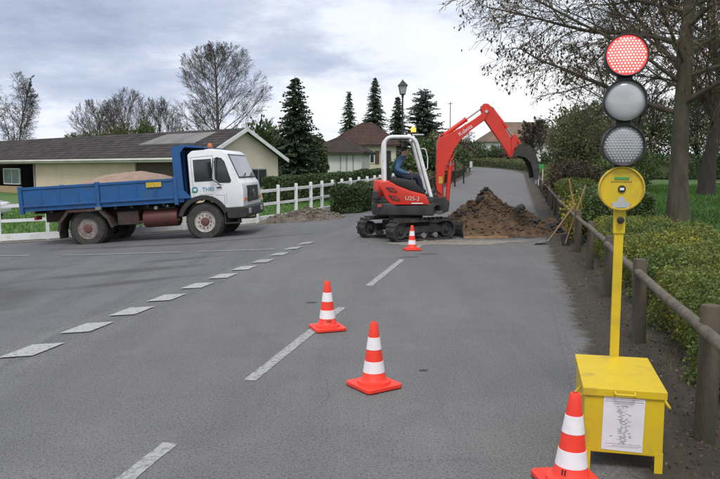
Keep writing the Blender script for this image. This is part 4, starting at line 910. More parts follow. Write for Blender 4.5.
for s in (-1, 1): tubebm([(-.04, s * .078, 2.06), (-.045, s * .092, 2.045), (-.035, s * .085, 2.01), (-.03, s * .076, 2.0)], [.008, .014, .012, .007])
bmp.faces.ensure_lookup_table()
for f in bmp.faces:
    c = f.calc_center_median(); f.smooth = True
    if c.z > 1.935 and abs(c.y) < .12: f.material_index = 2
    elif c.x > .025 and abs(c.y) > .33 and 1.49 < c.z < 1.62: f.material_index = 2
    elif c.z < 1.49 and not (abs(c.y) > .24) : f.material_index = 1
    elif c.z < 1.52 and c.x > 0 and abs(c.y) < .26: f.material_index = 1
    if c.z < 1.13: f.material_index = 3
me2 = bpy.data.meshes.new('person'); bmp.to_mesh(me2); bmp.free()
per_ = link_mesh('person', me2, ['jacket', 'trousers', 'skin', 'seat_vinyl']); per_.location = ex.location
tag(per_, 'person in a blue jacket seated at the excavator controls under the canopy', 'person')
hm = MB(); V = []; 
for i in range(9):
    t = R(90 * i / 8 * 1.15)
    for j in range(20):
        a = 2 * math.pi * j / 20; low = 1.0 if math.cos(a) < .35 else .55
        tt = t * low; V.append((-.032 + .097 * math.sin(tt) * math.cos(a) * 1.05, .088 * math.sin(tt) * math.sin(a), 2.055 + .085 * math.cos(tt) + .004 * math.sin(a * 9 + i)))
F = [(i * 20 + j, i * 20 + (j + 1) % 20, (i + 1) * 20 + (j + 1) % 20, (i + 1) * 20 + j) for i in range(8) for j in range(20)]
link_mesh('hair', np_mesh('hair', V, F, True), 'hair', per_)
ey_ = MB()
for s in (-1, 1): ey_.lathe([(.0, -.011), (.008, -.008), (.011, 0), (.008, .008), (.0, .011)], 8, 'z', (.052, s * .032, 2.055), False)
ey_.build('eyes', 'hair', per_)

# ================================================================ spoil heap
def chunk_mesh(name, seed, r=1.0, flat=.7):
    rr = random.Random(seed); bm = bmesh.new(); bmesh.ops.create_icosphere(bm, subdivisions=1, radius=r)
    for v in bm.verts: v.co *= rr.uniform(.68, 1.18); v.co.z *= flat
    me = bpy.data.meshes.new(name); bm.to_mesh(me); bm.free(); return me
def scatter_chunks(name, pts, sizes, m, parent=None, seed=0, flat=.75, sub=0):
    rr = np.random.RandomState(seed); P = np.array([(1, 0, 0), (-1, 0, 0), (0, 1, 0), (0, -1, 0), (0, 0, 1), (0, 0, -1)], float)
    T = np.array([(0, 2, 4), (2, 1, 4), (1, 3, 4), (3, 0, 4), (2, 0, 5), (1, 2, 5), (3, 1, 5), (0, 3, 5)])
    n = len(pts); V = np.zeros((n, 6, 3)); 
    a = rr.uniform(0, 6.28, n); ca_, sa_ = np.cos(a), np.sin(a); b = rr.uniform(-.7, .7, n); cb2, sb2 = np.cos(b), np.sin(b)
    Q = P[None] * rr.uniform(.6, 1.25, (n, 6, 1)) + rr.uniform(-.2, .2, (n, 6, 3)); Q[:, :, 2] *= flat
    x = Q[:, :, 0] * cb2[:, None] + Q[:, :, 2] * sb2[:, None]; z = -Q[:, :, 0] * sb2[:, None] + Q[:, :, 2] * cb2[:, None]; y = Q[:, :, 1]
    V[:, :, 0] = x * ca_[:, None] - y * sa_[:, None]; V[:, :, 1] = x * sa_[:, None] + y * ca_[:, None]; V[:, :, 2] = z
    V = V * np.array(sizes)[:, None, None] + np.array(pts)[:, None, :]
    F = (T[None] + (np.arange(n) * 6)[:, None, None]).reshape(-1, 3)
    return np_mesh(name, V.reshape(-1, 3), F)
def pilez(x, y):
    n1 = mnoise.fractal(Vector((x * 1.4, y * 1.4, 2.2)), 1.0, 2.0, 6)
    h = .94 * max(0, 1 - math.hypot((x - 3.22) / 1.25, (y - 17.95) / 1.3)) ** .66
    h = max(h, .62 * max(0, 1 - math.hypot((x - 4.15) / 1.05, (y - 17.9) / 1.1)) ** .7, .40 * max(0, 1 - math.hypot((x - 4.9) / .95, (y - 18.0) / .9)) ** .8, .35 * max(0, 1 - math.hypot((x - 2.45) / .7, (y - 17.6) / .8)) ** .8)
    n2 = mnoise.fractal(Vector((x * 4.2, y * 4.2, 6.1)), .9, 2.1, 5); return h * (1 + .30 * n1) + .09 * n2 * min(1, h * 4) + .05 * abs(mnoise.noise(Vector((x * 7, y * 7, 5)))) * min(1, h * 5) - .02
sp_ = heightfield('spoil_heap', pilez, np.linspace(1.7, 6.0, 170), np.linspace(16.6, 19.4, 120), 'earth')
tag(sp_, 'mound of freshly dug brown earth topped with dark lumps in front of the bucket', 'earth heap')
rr = random.Random(8); pts = []; sz = []
for i in range(2600):
    x, y = rr.gauss(3.5, .85), rr.gauss(17.7, .45); h = pilez(x, y)
    if h < .02: continue
    pts.append((x, y, h + .005)); sz.append(.012 + .065 * rr.random() ** 3.2)
o = link_mesh('clods', scatter_chunks('clods', pts, sz, 'clod', seed=2), 'clod', sp_); o['kind'] = 'stuff'
cms = [chunk_mesh('asphalt_lump', k, 1.0, .6) for k in range(6)]
for c in cms: c.materials.append(M['asphalt_lump'])
spots = [(3.22 + rr.gauss(0, .16), 17.9 + rr.gauss(0, .12), rr.uniform(.07, .13)) for _ in range(9)] + [(rr.uniform(3.9, 5.4), rr.uniform(17.2, 18.2), rr.uniform(.05, .13)) for _ in range(34)] + [(rr.uniform(2.3, 2.9), rr.uniform(17.2, 17.8), rr.uniform(.06, .11)) for _ in range(7)] + [(rr.uniform(4.2, 5.6), rr.uniform(16.7, 17.3), rr.uniform(.03, .08)) for _ in range(16)]
for k, (x, y, r_) in enumerate(spots):
    o = bpy.data.objects.new('asphalt_lump', cms[k % 6]); col.objects.link(o); o.parent = sp_; o.location = (x, y, max(0.0, pilez(x, y)) + r_ * .3)
    o.scale = (r_, r_ * rr.uniform(.7, 1.1), r_); o.rotation_euler = (rr.uniform(-.5, .5), rr.uniform(-.5, .5), rr.uniform(0, 6))
pts = [(rr.gauss(3.3, 1.1), 16.55 + abs(rr.gauss(0, .35)) - .35 * rr.random(), .012) for _ in range(900)]; 
o = link_mesh('crumbs', scatter_chunks('crumbs', [(x, y, .004) for x, y, z in pts], [.006 + .03 * rr.random() ** 4 for _ in pts], 'clod', seed=3), 'dark_earth'); tag(o, 'dark earth crumbs scattered along the dug edge of the lane', 'soil crumbs', kind='stuff')
pts = [(rr.gauss(1.9, .7), rr.gauss(15.5, .25), .003) for _ in range(350)]
o = link_mesh('chalk_crumbs', scatter_chunks('chalk_crumbs', pts, [.005 + .022 * rr.random() ** 4 for _ in pts], 'chalk_debris', seed=4), 'chalk_debris'); tag(o, 'pale stone crumbs on the road by the digger track', 'stone crumbs', kind='stuff')
plk = MB(); plk.box((2.95, 16.35, .03), (1.05, .10, .045), .06); plk = plk.build('plank', 'tool_wood'); tag(plk, 'thin wooden plank lying along the edge of the dug strip', 'plank')
# rubble heap by the white fence
def rubz(x, y):
    n1 = mnoise.fractal(Vector((x * 1.6, y * 1.6, 9.2)), 1.0, 2.0, 5)
    h = .42 * max(0, 1 - math.hypot((x + 1.9) / 1.45, (y - 24.15) / .95)) ** .8; h = max(h, .30 * max(0, 1 - math.hypot((x + 2.75) / .8, (y - 23.7) / .6)) ** .8)
    return H(x, y) + h * (1 + .45 * n1) - .02
rb = heightfield('rubble_heap', rubz, np.linspace(-3.8, -.2, 70), np.linspace(22.9, 25.4, 50), 'rubble'); tag(rb, 'low heap of grey-brown rubble at the foot of the white fence', 'rubble heap')
pts = [(rr.gauss(-1.9, .7), rr.gauss(24.0, .4)) for _ in range(500)]
o = link_mesh('stones', scatter_chunks('stones', [(x, y, rubz(x, y) + .02) for x, y in pts], [.015 + .06 * rr.random() ** 3 for _ in pts], 'rubble', seed=6), 'rubble', rb); o['kind'] = 'stuff'

# ================================================================ cones
def make_cone():
    t = thing('traffic_cone', 'cone', 'traffic cone')
    def rad(z): return .093 - (z - .035) / .465 * .066
    b = MB(); n = 8; pts = []
    for cxs, cys, a0 in ((1, 1, 0), (-1, 1, 90), (-1, -1, 180), (1, -1, 270)):
        for k in range(6): a_ = R(a0 + 90 * k / 5); pts.append((cxs * .125 + .035 * math.cos(a_), cys * .125 + .035 * math.sin(a_)))
    b.prism(pts, .006, .034, 'z'); 
    for sx in (-1, 1):
        for sy in (-1, 1): b.box((sx * .12, sy * .12, .004), (.05, .05, .008))
    b.build('base', 'cone_red', t, bevel=.006)
    c = MB(); c.lathe([(.128, .034), (.124, .052), (.098, .058), (rad(.06), .066), (rad(.2), .2), (rad(.4), .4), (rad(.485), .485), (.024, .497), (.014, .50), (.012, .47), (.014, .2)], 40, 'z', (0, 0, 0), False); c.build('cone_body', 'cone_red', t, smooth=True)
    for z0, z1 in ((.118, .205), (.292, .385)):
        d = MB(); d.lathe([(rad(z0) - .001, z0), (rad(z0) + .0018, z0 + .001), (rad(z1) + .0018, z1 - .001), (rad(z1) - .001, z1)], 40, 'z', (0, 0, 0), False); d.build('reflective_band', 'cone_white', t, smooth=True)
    return t
cone = make_cone(); cone['group'] = 'cones guarding the road works'
for k, (x, y, rz, lab, tilt) in enumerate([(.105, 5.17, 34, 'traffic cone standing alone in the near lane, right of the centre line', 0), (-.335, 7.07, 20, 'traffic cone standing on the white centre line dash', 0), (1.05, 14.05, 10, 'small far traffic cone beside the excavator track', 0), (1.095, 3.50, 8, 'nearest traffic cone, in front of the left edge of the yellow signal box', 1.5)]):
    o = cone if k == 0 else copy_tree(cone); o.location = (x, y, .002); o.rotation_euler = (0, R(tilt), R(rz)); o['label'] = lab
    if k in (1, 3):
        s_ = MB(); 
        for a_ in (250, 262, 274) if k == 1 else (215, 225): s_.tube([(.089 * math.cos(R(a_)), .089 * math.sin(R(a_)), .085), (.085 * math.cos(R(a_)), .085 * math.sin(R(a_)), .112)], .004, 5)
        s_.build('scuff_mark', 'sig_black', o)

# ================================================================ portable traffic signal
ts = thing('portable_traffic_light', 'portable traffic light showing red on a yellow battery box with pole', 'traffic light', (1.495, 3.965, 0.0), R(-13))
bw, bd_, zb, ztp = .205, .30, .10, .455
bx2 = MB(); bx2.span((-bw, -bd_, zb), (bw, bd_, ztp)); box = bx2.build('battery_box', 'sig_yellow', ts, bevel=.006)
ld = MB(); ld.prism([(-bd_ - .012, ztp - .035), (-bd_ - .012, ztp + .008), (bd_ + .012, ztp + .030), (bd_ + .012, ztp - .035), (bd_ + .004, ztp - .035), (bd_ + .004, ztp + .002), (-bd_ - .004, ztp + .002), (-bd_ - .004, ztp - .035)], -bw - .010, bw + .010, 'x'); ld.build('lid', 'sig_yellow', ts, bevel=.003)
for sx in (-1, 1):
    for sy in (-1, 1): lg_ = MB(); lg_.span((sx * bw - sx * .04, sy * bd_ - sy * .004, 0), (sx * bw + sx * .002, sy * bd_ + sy * .002, zb + .02)); lg_.span((sx * bw - sx * .004, sy * bd_ - sy * .04, 0), (sx * bw + sx * .003, sy * bd_ - sy * .003, zb + .02)); lg_.build('leg', 'sig_yellow', ts)
hs = MB()
hs.tube(round_path([(-.05, -bd_ - .014, ztp - .005), (-.05, -bd_ - .04, ztp - .012), (.05, -bd_ - .04, ztp - .012), (.05, -bd_ - .014, ztp - .005)], .012), .006, 6); hs.build('lid_handle', 'sig_yellow', ts)
for sx in (-1, 1):
    hs = MB(); hs.tube(round_path([(sx * bw, -.22, .40), (sx * (bw + .045), -.22, .345), (sx * (bw + .045), -.08, .345), (sx * bw, -.08, .40)], .02), .007, 6); hs.build('carry_handle', 'sig_yellow', ts)
pn = MB(); pn.box((-.002, -bd_ - .0022, .268), (.212, .0016, .298), 0, R(1.2)); pn_ = pn.build('notice_sheet', 'paper', ts)
pr_ = MB(); rr2 = random.Random(5); yy = -bd_ - .0034
def rule(x, z, w_, h_): pr_.box((x, yy, z), (w_, .0006, h_))
rule(0, .405, .19, .0022); rule(0, .394, .196, .003); rule(.0, .383, .10, .002)
for k in range(26):
    z = .37 - k * .0085; 
    for c_ in range(rr2.randint(2, 5)): rule(-.005 + rr2.uniform(-.022, .022), z, rr2.uniform(.006, .02), .0032)
for x, z in ((-.03, .365), (-.028, .352), (-.03, .338), (.03, .32), (.028, .285), (.03, .262), (.03, .22), (.034, .205), (.036, .196), (-.062, .2)): rule(x, z, .014, .0045)
rule(0, .158, .18, .002); rule(.02, .148, .15, .002); rule(0, .141, .16, .0016)
po_ = pr_.build('printed_lines', 'ink', pn_); po_['kind'] = 'stuff'
pole = MB(); pole.span((-.027 + .02, bd_ + .013, .10), (.027 + .02, bd_ + .04, 1.33)); pole.build('pole', 'sig_yellow', ts, bevel=.004)
brk = MB(); brk.span((-.06 + .02, bd_ + .001, .36), (.06 + .02, bd_ + .0125, .42)); brk.build('pole_bracket', 'sig_yellow', ts)
slv = MB(); slv.span((-.034 + .02, bd_ + .005, 1.25), (.034 + .02, bd_ + .048, 1.41)); slv.build('sleeve', 'sig_yellow', ts, bevel=.005)
kn_ = MB(); kn_.lathe([(.010, bd_ + .005), (.010, bd_ - .015), (.022, bd_ - .016), (.022, bd_ - .03), (.014, bd_ - .033)], 12, 'y', (.022, 0, 1.335)); kn_.build('clamp_knob', 'sig_black', ts, smooth=True)
bl_ = MB(); bl_.lathe([(.008, bd_ + .013), (.008, bd_ + .005)], 8, 'y', (.018, 0, .46)); bl_.build('bolt', 'sig_black', ts)
HY = bd_ + .02
spn = MB(); spn.span((-.045 + .02, HY - .02, 1.40), (.045 + .02, HY + .045, 2.35)); spn.build('signal_spine', 'sig_black', ts, bevel=.006)
Z = [(2.312, 'red'), (2.050, 'amber'), (1.786, 'green')]; RL = .114
for z, k in Z:
    h = MB(); h.lathe([(.10, HY + .05), (RL + .008, HY + .03), (RL + .010, HY - .075), (RL + .007, HY - .080), (RL + .003, HY - .078), (RL + .002, HY - .05)], 40, 'y', (.02, 0, z), False); ho = h.build('signal_housing', 'sig_black', ts, smooth=True); ho['label'] = k + ' lamp housing'
    l_ = MB(); l_.lathe([(RL + .002, HY - .05), (RL * .9, HY - .059), (RL * .7, HY - .067), (RL * .45, HY - .0715), (RL * .2, HY - .0732), (.0, HY - .0738)], 40, 'y', (.02, 0, z), False)
    l_.build('lens', {'red': 'led_lens', 'amber': 'lens_grey', 'green': 'lens_blue'}[k], ho, smooth=True)
    if k != 'amber':
        d = MB(); stp = .0185
        for i in range(-8, 9):
            for j in range(-8, 9):
                x = i * stp + (j % 2) * stp / 2; zz2 = j * stp * .866; r0 = math.hypot(x, zz2)
                if r0 < RL - .008: yq = HY - .074 + .018 * (r0 / RL) ** 2; d.lathe([(.0062, yq), (.0045, yq - .003), (.0, yq - .004)], 8, 'y', (.02 + x, 0, z + zz2), False)
        do = d.build('led_array', 'led_dot' if k == 'red' else 'lens_grey', ho, smooth=True); do['kind'] = 'stuff'
dp = MB(); dp.lathe([(.09, HY + .04), (.130, HY + .02), (.130, HY - .04), (.0, HY - .042)], 44, 'y', (.02, 0, 1.526), False); dpo = dp.build('control_dial', 'sig_yellow', ts, smooth=True)
rg_ = MB(); rg_.lathe([(.131, HY - .035), (.134, HY - .05), (.126, HY - .054), (.120, HY - .0425)], 44, 'y', (.02, 0, 1.526), False); rg_.build('dial_rim', 'yellow_plate', dpo, smooth=True)
yq = HY - .043
kh = MB(); kh.lathe([(.0225, yq), (.0225, yq - .006), (.012, yq - .007), (.0, yq - .007)], 20, 'y', (.022, 0, 1.524), False); kh.build('key_switch', 'sig_black', dpo)
kk = MB(); kk.box((.022, yq - .008, 1.524), (.024, .004, .014)); kk.build('switch_mark', 'white_paint', dpo)
st2 = MB(); st2.prism([(-.025, 1.411), (.065, 1.411), (.075, 1.438), (.045, 1.451), (.038, 1.476), (.005, 1.476), (-.002, 1.451), (-.035, 1.438)], yq - .002, yq); st2.build('dial_sticker', 'lens_grey', dpo)
st3 = MB(); st3.box((.02, yq - .0015, 1.588), (.085, .002, .014)); st3.build('dial_green_band', 'sign_green', dpo)
st4 = MB(); 
for x in np.arange(-.035, .08, .012): st4.box((x, yq - .001, 1.568), (.007, .0015, .004))
st4.build('dial_print', 'sig_black', dpo)['kind'] = 'stuff'

# ================================================================ wooden rail fence on the right
TF = 3.36 + .02
wf2 = thing('wooden_rail_fence', 'weathered wooden post and rail fence between the road verge and the hedge', 'fence')
FA = Vector((2.09, 4.11)); FD = Vector((math.sin(R(12.9)), math.cos(R(12.9))))
wposts = [FA + FD * (2.45 * k) for k in range(-1, 25)]
rr = random.Random(21)
for k, p in enumerate(wposts):
    m_ = MB(); r0 = .065 + rr.uniform(-.006, .006); hh = .82 + rr.uniform(-.03, .03); tx, ty = rr.uniform(-.02, .02), rr.uniform(-.02, .02)
    m_.lathe([(r0 * 1.03, -.15), (r0 * 1.02, 0), (r0, .4), (r0 * .97, hh - .015), (r0 * .88, hh), (.0, hh + .004)], 14, 'z', (0, 0, 0), False)
    m_.v = [(x + tx * z + .004 * math.sin(z * 9 + x * 60), y + ty * z, z) for x, y, z in m_.v]
    o = m_.build('post', 'fence_wood', wf2, smooth=True); o.location = (p.x, p.y, H(p.x, p.y))
for k in range(len(wposts) - 1):
    a, b = wposts[k], wposts[k + 1]; za, zb_ = H(a.x, a.y) + .70 + rr.uniform(-.02, .02), H(b.x, b.y) + .70 + rr.uniform(-.02, .02); n_ = Vector((-FD.y, FD.x)) * .035
    m_ = MB(); m_.tube([Vector((a.x + n_.x, a.y + n_.y, za)) - Vector((FD.x, FD.y, 0)) * .03, Vector(((a.x + b.x) / 2 + n_.x, (a.y + b.y) / 2 + n_.y, (za + zb_) / 2 - .012)), Vector((b.x + n_.x, b.y + n_.y, zb_)) + Vector((FD.x, FD.y, 0)) * .02], .036, 10); m_.build('rail', 'rail_wood', wf2, smooth=True)
# tools left at the fence
sh_ = thing('shovel', 'long-handled shovel leaning on the fence, steel blade flat on the road edge', 'shovel', (0, 0, 0))
A = Vector((4.12, 15.15, .10)); B = Vector((4.62, 15.05, .86)); m_ = MB(); m_.tube([A, A.lerp(B, .5) + Vector((0, 0, .01)), B], .017, 8); m_.build('handle', 'tool_wood', sh_, smooth=True)
m_ = MB(); m_.tube([A + (B - A) * .08, A, Vector((4.07, 15.14, .05))], [.021, .022, .015], 8); m_.build('socket', 'tool_steel', sh_)
V = []; 
for i in range(7):
    for j in range(7):
        u_ = i / 6; v_ = j / 6 - .5; wd = .24 * (1 if u_ < .55 else math.sqrt(max(0, 1 - ((u_ - .55) / .47) ** 2))); V.append((4.08 - .32 * u_ - .02 * v_, 15.12 - .10 * u_ + v_ * wd, .055 - .045 * u_ + .12 * v_ * v_))
F = [(i * 7 + j, i * 7 + j + 1, i * 7 + j + 8, i * 7 + j + 7) for i in range(6) for j in range(6)]
bo = link_mesh('blade', np_mesh('blade', V, F, True), 'tool_steel', sh_); sm_ = bo.modifiers.new('thick', 'SOLIDIFY'); sm_.thickness = .004
for nm, lab, A, B, hd_ in (('long_handled_tool', 'longest wooden tool handle at the fence, its top leaning left', (4.60, 14.55, .06), (4.27, 14.35, 1.42), True), ('long_handled_tool', 'wooden tool handle at the fence, crossing the longest one with its top leaning right', (4.35, 14.75, .06), (4.68, 14.55, 1.30), False)):
    t = thing(nm, lab, 'tool', (0, 0, 0), 0, 'tools leaning on the wooden fence'); A, B = Vector(A), Vector(B); m_ = MB(); m_.tube([A, A.lerp(B, .5), B], [.016, .017, .019], 8); m_.build('handle', 'tool_wood', t, smooth=True)
    m_ = MB()
    m_.box((A.x, A.y, A.z + .08), (.17, .02, .26), .2 if hd_ else -.3, .1 if hd_ else -.15)
    m_.build('blade', 'sig_black', t, bevel=.004)

# ================================================================ vegetation helpers
class Wood:
    def __init__(s, seed): s.V = []; s.F = []; s.T = []; s.r = random.Random(seed); s.tips = []
    def tube(s, pts, rad, k):
        n = len(pts); base = len(s.V); up = None
        for i in range(n):
            p = pts[i]; a = pts[max(i - 1, 0)]; b = pts[min(i + 1, n - 1)]
            d = (b - a); d.normalize()
            if up is None: up = d.orthogonal().normalized()
            up = up - d * up.dot(d); up.normalize(); sd = d.cross(up)
            for j in range(k):
                t = 2 * math.pi * j / k; q = p + (up * math.cos(t) + sd * math.sin(t)) * rad[i]; s.V.append((q.x, q.y, q.z))
        for i in range(n - 1):
            for j in range(k):
                s.F.append((base + i * k + j, base + i * k + (j + 1) % k, base + (i + 1) * k + (j + 1) % k, base + (i + 1) * k + j))
def grow_tree(seed, base_h, c, rad, trunk_r, nch, ang, ratio, trop, wig, start, rmin, sides=(10, 6, 4, 3, 3), trunk_top=.8, thin=1.0, lean=(0, 0), ball=False):
    """crown = ellipsoid (centre c, radii rad); nch children per level; returns Wood"""
    w_ = Wood(seed); r = w_.r; C = Vector(c); RAD = Vector(rad); lv = len(nch)
    def reach(p, d):
        q = Vector(((p.x - C.x) / RAD.x, (p.y - C.y) / RAD.y, (p.z - C.z) / RAD.z)); e_ = Vector((d.x / RAD.x, d.y / RAD.y, d.z / RAD.z))
        A = e_.dot(e_); B = 2 * q.dot(e_); Cc = q.dot(q) - 1; D = B * B - 4 * A * Cc
        return 0.35 if D < 0 else max(.35, (-B + math.sqrt(D)) / (2 * A))
    nseg = (9, 7, 5, 4, 3); trop = tuple(trop) + (trop[-1],) * 2; wig = tuple(wig) + (wig[-1],) * 2
    def br(p, d, ln, r0, lvl):
        n = nseg[min(lvl, 4)]; pts = [p.copy()]; dd = d.copy()
        for i in range(n):
            dd = dd + Vector((r.gauss(0, 1), r.gauss(0, 1), r.gauss(0, 1))) * wig[lvl] + Vector((0, 0, trop[lvl])); dd.normalize(); p = p + dd * (ln / n); pts.append(p)
        r1 = max(rmin, r0 * (.25 if lvl else .3)); rads = [max(rmin, r0 + (r1 - r0) * (i / n) ** .85) for i in range(n + 1)]
        if lvl == 0: rads[0] *= 1.35; rads[1] *= 1.05
        w_.tube(pts, rads, sides[min(lvl, 4)])
        if lvl >= lv: w_.tips.append((pts[-1], pts[-2])); return
        m_ = nch[lvl]; ga = r.uniform(0, 6.28)
        for k in range(m_):
            t = start[lvl] + (1 - start[lvl]) * (k + r.random() * .9) / m_; t = min(t, .995); f = t * n; i = min(int(f), n - 1)
            q = pts[i].lerp(pts[i + 1], f - i); ax_ = (pts[i + 1] - pts[i]).normalized(); ga += 2.4 + r.uniform(-.5, .5)
            o1 = ax_.orthogonal().normalized(); o2 = ax_.cross(o1); a_ = ang[lvl] * r.uniform(.8, 1.2) * ((1.3 - .75 * t) if (lvl == 0 and ball) else (1.15 - .35 * t))
            nd = ax_ * math.cos(a_) + (o1 * math.cos(ga) + o2 * math.sin(ga)) * math.sin(a_); nd.normalize()
            rc = reach(q, nd); l2 = rc * r.uniform(.8, 1.02) if lvl == 0 else min(ratio[lvl] * ln * (1.15 - .6 * t) * r.uniform(.7, 1.2), rc * 1.05)
            br(q, nd, l2, max(rmin, rads[i] * r.uniform(.42, .62) * (thin if lvl == 0 else 1)), lvl + 1)
    top = C.z + RAD.z; br(Vector((0, 0, base_h)), Vector((lean[0], lean[1], 1)).normalized(), (top - base_h) * trunk_top, trunk_r, 0)
    return w_
def wood_obj(w_, name, m, parent):
    return link_mesh(name, np_mesh(name, w_.V, w_.F, True), m, parent)
def leaf_quads(P, size, seed, aspect=.55, up_bias=0.0, hang=False, jit=.4):
    """P (n,3) -> diamond leaf cards, randomly turned"""
    rs = np.random.RandomState(seed); P = np.asarray(P, float); n = len(P); a = rs.normal(size=(n, 3))
    if hang: a = a * .45 + np.array([0, 0, -1.0])
    a /= np.linalg.norm(a, axis=1)[:, None]; b = rs.normal(size=(n, 3)); b[:, 2] *= (1 - up_bias); b -= a * (a * b).sum(1)[:, None]; b /= np.linalg.norm(b, axis=1)[:, None]
    s = size * (1 + jit * rs.uniform(-1, 1, n)); nn = np.cross(a, b)
    A = a * s[:, None]; B = b * (s * aspect)[:, None]; C = nn * (s * .18)[:, None]
    V = np.stack([P - A, P - A * .1 + B + C, P + A, P - A * .1 - B + C], 1).reshape(-1, 3)
    return V, np.arange(n * 4).reshape(-1, 4)
def leaf_obj(name, P, size, m, parent, seed, **k):
    V, F = leaf_quads(P, size, seed, **k); o = link_mesh(name, np_mesh(name, V, F), m, parent); o['kind'] = 'stuff'; return o
def hedge_points(path, wid, h, n, seed, bulge=.14, fs=1.1, depth=.10, skirt=0.0):
    """points on and just under the skin of a hedge that follows path [(x,y)]; rounded box section"""
    rs = np.random.RandomState(seed); pth = np.array(path, float); seg = np.diff(pth, axis=0); ln = np.hypot(seg[:, 0], seg[:, 1]); cum = np.concatenate([[0], np.cumsum(ln)]); T = cum[-1]
    out_ = np.zeros((n, 3)); s = rs.uniform(0, T, n); per = rs.uniform(0, 2 * h + wid, n); dep = rs.exponential(depth, n)
    ends = rs.random(n) < wid * 1.4 / (T + wid * 1.4)
    for i in range(n):
        q = s[i]; p = per[i]
        if p < h: lt, z, nl, nz = -wid / 2, p, -1, 0
        elif p < h + wid: lt, z, nl, nz = p - h - wid / 2, h, 0, 1
        else: lt, z, nl, nz = wid / 2, p - h - wid, 1, 0
        if ends[i]: q = 0 if rs.random() < .5 else T; lt = rs.uniform(-wid / 2, wid / 2); z = rs.uniform(0, h); nl = nz = 0
        k = min(np.searchsorted(cum, q, 'right') - 1, len(ln) - 1); f = (q - cum[k]) / ln[k]; c = pth[k] + seg[k] * f; d = seg[k] / ln[k]
        # round the top edges
        e_ = max(0, (abs(lt) - wid / 2 + .18) / .18) * max(0, (z - h + .18) / .18); z -= .09 * e_
        b = bulge * mnoise.noise(Vector((c[0] * fs + lt, c[1] * fs, z * 1.6 + seed))) + bulge * .5 * mnoise.noise(Vector((c[0] * fs * 3, c[1] * fs * 3 + lt * 3, z * 4)))
        lt += nl * (b - dep[i]); z += nz * (b - dep[i] * .8); 
        if ends[i]: c = c + d * ((b - dep[i] * .6) * (1 if q > 0 else -1))
        x, y = c[0] + d[1] * lt, c[1] - d[0] * lt; out_[i] = (x, y, H(x, y) + max(.03, z))
    return out_
def hedge_core(path, wid, h, m, parent, z0=0.0):
    V = []; pth = [Vector(p) for p in path]; n = len(pth)
    for i, p in enumerate(pth):
        d = (pth[min(i + 1, n - 1)] - pth[max(i - 1, 0)]).normalized(); nn = Vector((d.y, -d.x))
        for t, z in ((-wid / 2, z0), (-wid / 2 * .9, h * .8), (-wid / 2 * .6, h), (wid / 2 * .6, h), (wid / 2 * .9, h * .8), (wid / 2, z0)):
            q = p + nn * t; V.append((q.x, q.y, H(q.x, q.y) + z + .05 * mnoise.noise(Vector((q.x * 2, q.y * 2, z * 3)))))
    F = [(i * 6 + j, i * 6 + j + 1, (i + 1) * 6 + j + 1, (i + 1) * 6 + j) for i in range(n - 1) for j in range(5)]
    me = bpy.data.meshes.new('core'); me.from_pydata(V, [], F + [tuple(range(6)), tuple((n - 1) * 6 + j for j in range(5, -1, -1))]); me.update()
    return link_mesh('inner_twigs', me, m, parent)
def dense(path, step=.5):
    out_ = [Vector(path[0])]
    for a, b in zip(path[:-1], path[1:]):
        a, b = Vector(a), Vector(b); k = max(1, int((b - a).length / step)); out_ += [a.lerp(b, (i + 1) / k) for i in range(k)]
    return [(p.x, p.y) for p in out_]
def make_hedge(name, label, path, wid, h, n, size, m, seed, core='dark_leaf', cz=0.0, **k):
    t = thing(name, label, 'hedge'); pc = dense(path); e0 = (Vector(pc[1]) - Vector(pc[0])).normalized() * .32; e1 = (Vector(pc[-2]) - Vector(pc[-1])).normalized() * .32; pc[0] = tuple(Vector(pc[0]) + e0); pc[-1] = tuple(Vector(pc[-1]) + e1); hedge_core(pc, wid - .34, h - .2, core, t, cz)
    P = hedge_points(path, wid, h, n, seed, **k); leaf_obj('foliage', P, size, m, t, seed); return t, P
def blob_points(c, rad, n, seed, lump=.35, shell=.28, fs=1.0, zmin=None):
    rs = np.random.RandomState(seed); d = rs.normal(size=(n, 3)); d /= np.linalg.norm(d, axis=1)[:, None]; r = 1 - np.minimum(.95, rs.exponential(shell, n)); out_ = np.zeros((n, 3)); k = 0
    for i in range(n):
        b = 1 + lump * mnoise.fractal(Vector((d[i, 0] * 1.7 * fs + seed, d[i, 1] * 1.7 * fs, d[i, 2] * 1.7 * fs)), 1.0, 2.0, 4)
        out_[i] = (c[0] + d[i, 0] * rad[0] * r[i] * b, c[1] + d[i, 1] * rad[1] * r[i] * b, c[2] + d[i, 2] * rad[2] * r[i] * b)
    return out_ if zmin is None else out_[out_[:, 2] > zmin]
def make_bush(name, label, x, y, rad, n, size, m, seed, cat='bush', lump=.4, shell=.25, zc=None, stems=7, group=None):
    z = H(x, y) - .05; t = thing(name, label, cat, (x, y, z), 0, group); w_ = Wood(seed); rr_ = w_.r; zc = zc if zc is not None else rad[2] * .85
    for k in range(stems):
        a = rr_.uniform(0, 6.28); e_ = rr_.uniform(.3, .85); q = Vector((math.cos(a) * rad[0] * e_, math.sin(a) * rad[1] * e_, zc + rad[2] * rr_.uniform(-.1, .75) * (1.1 - e_)))
        m_ = q * .5 + Vector((0, 0, q.z * .12)); w_.tube([Vector((q.x * .08, q.y * .08, 0)), m_, q], [.05, .032, .012], 5)
    wood_obj(w_, 'stem', 'bark_dark', t); leaf_obj('foliage', blob_points((0, 0, zc), rad, n, seed, lump, shell, zmin=.04), size, m, t, seed); return t

def set_tree(name, label, x, y, w_, m, z=None, rz=0.0, group=None, cat='tree'):
    t = thing(name, label, cat, (x, y, H(x, y) - .1 if z is None else z), rz, group); k = wood_obj(w_, 'trunk_and_branches', m, t); return t

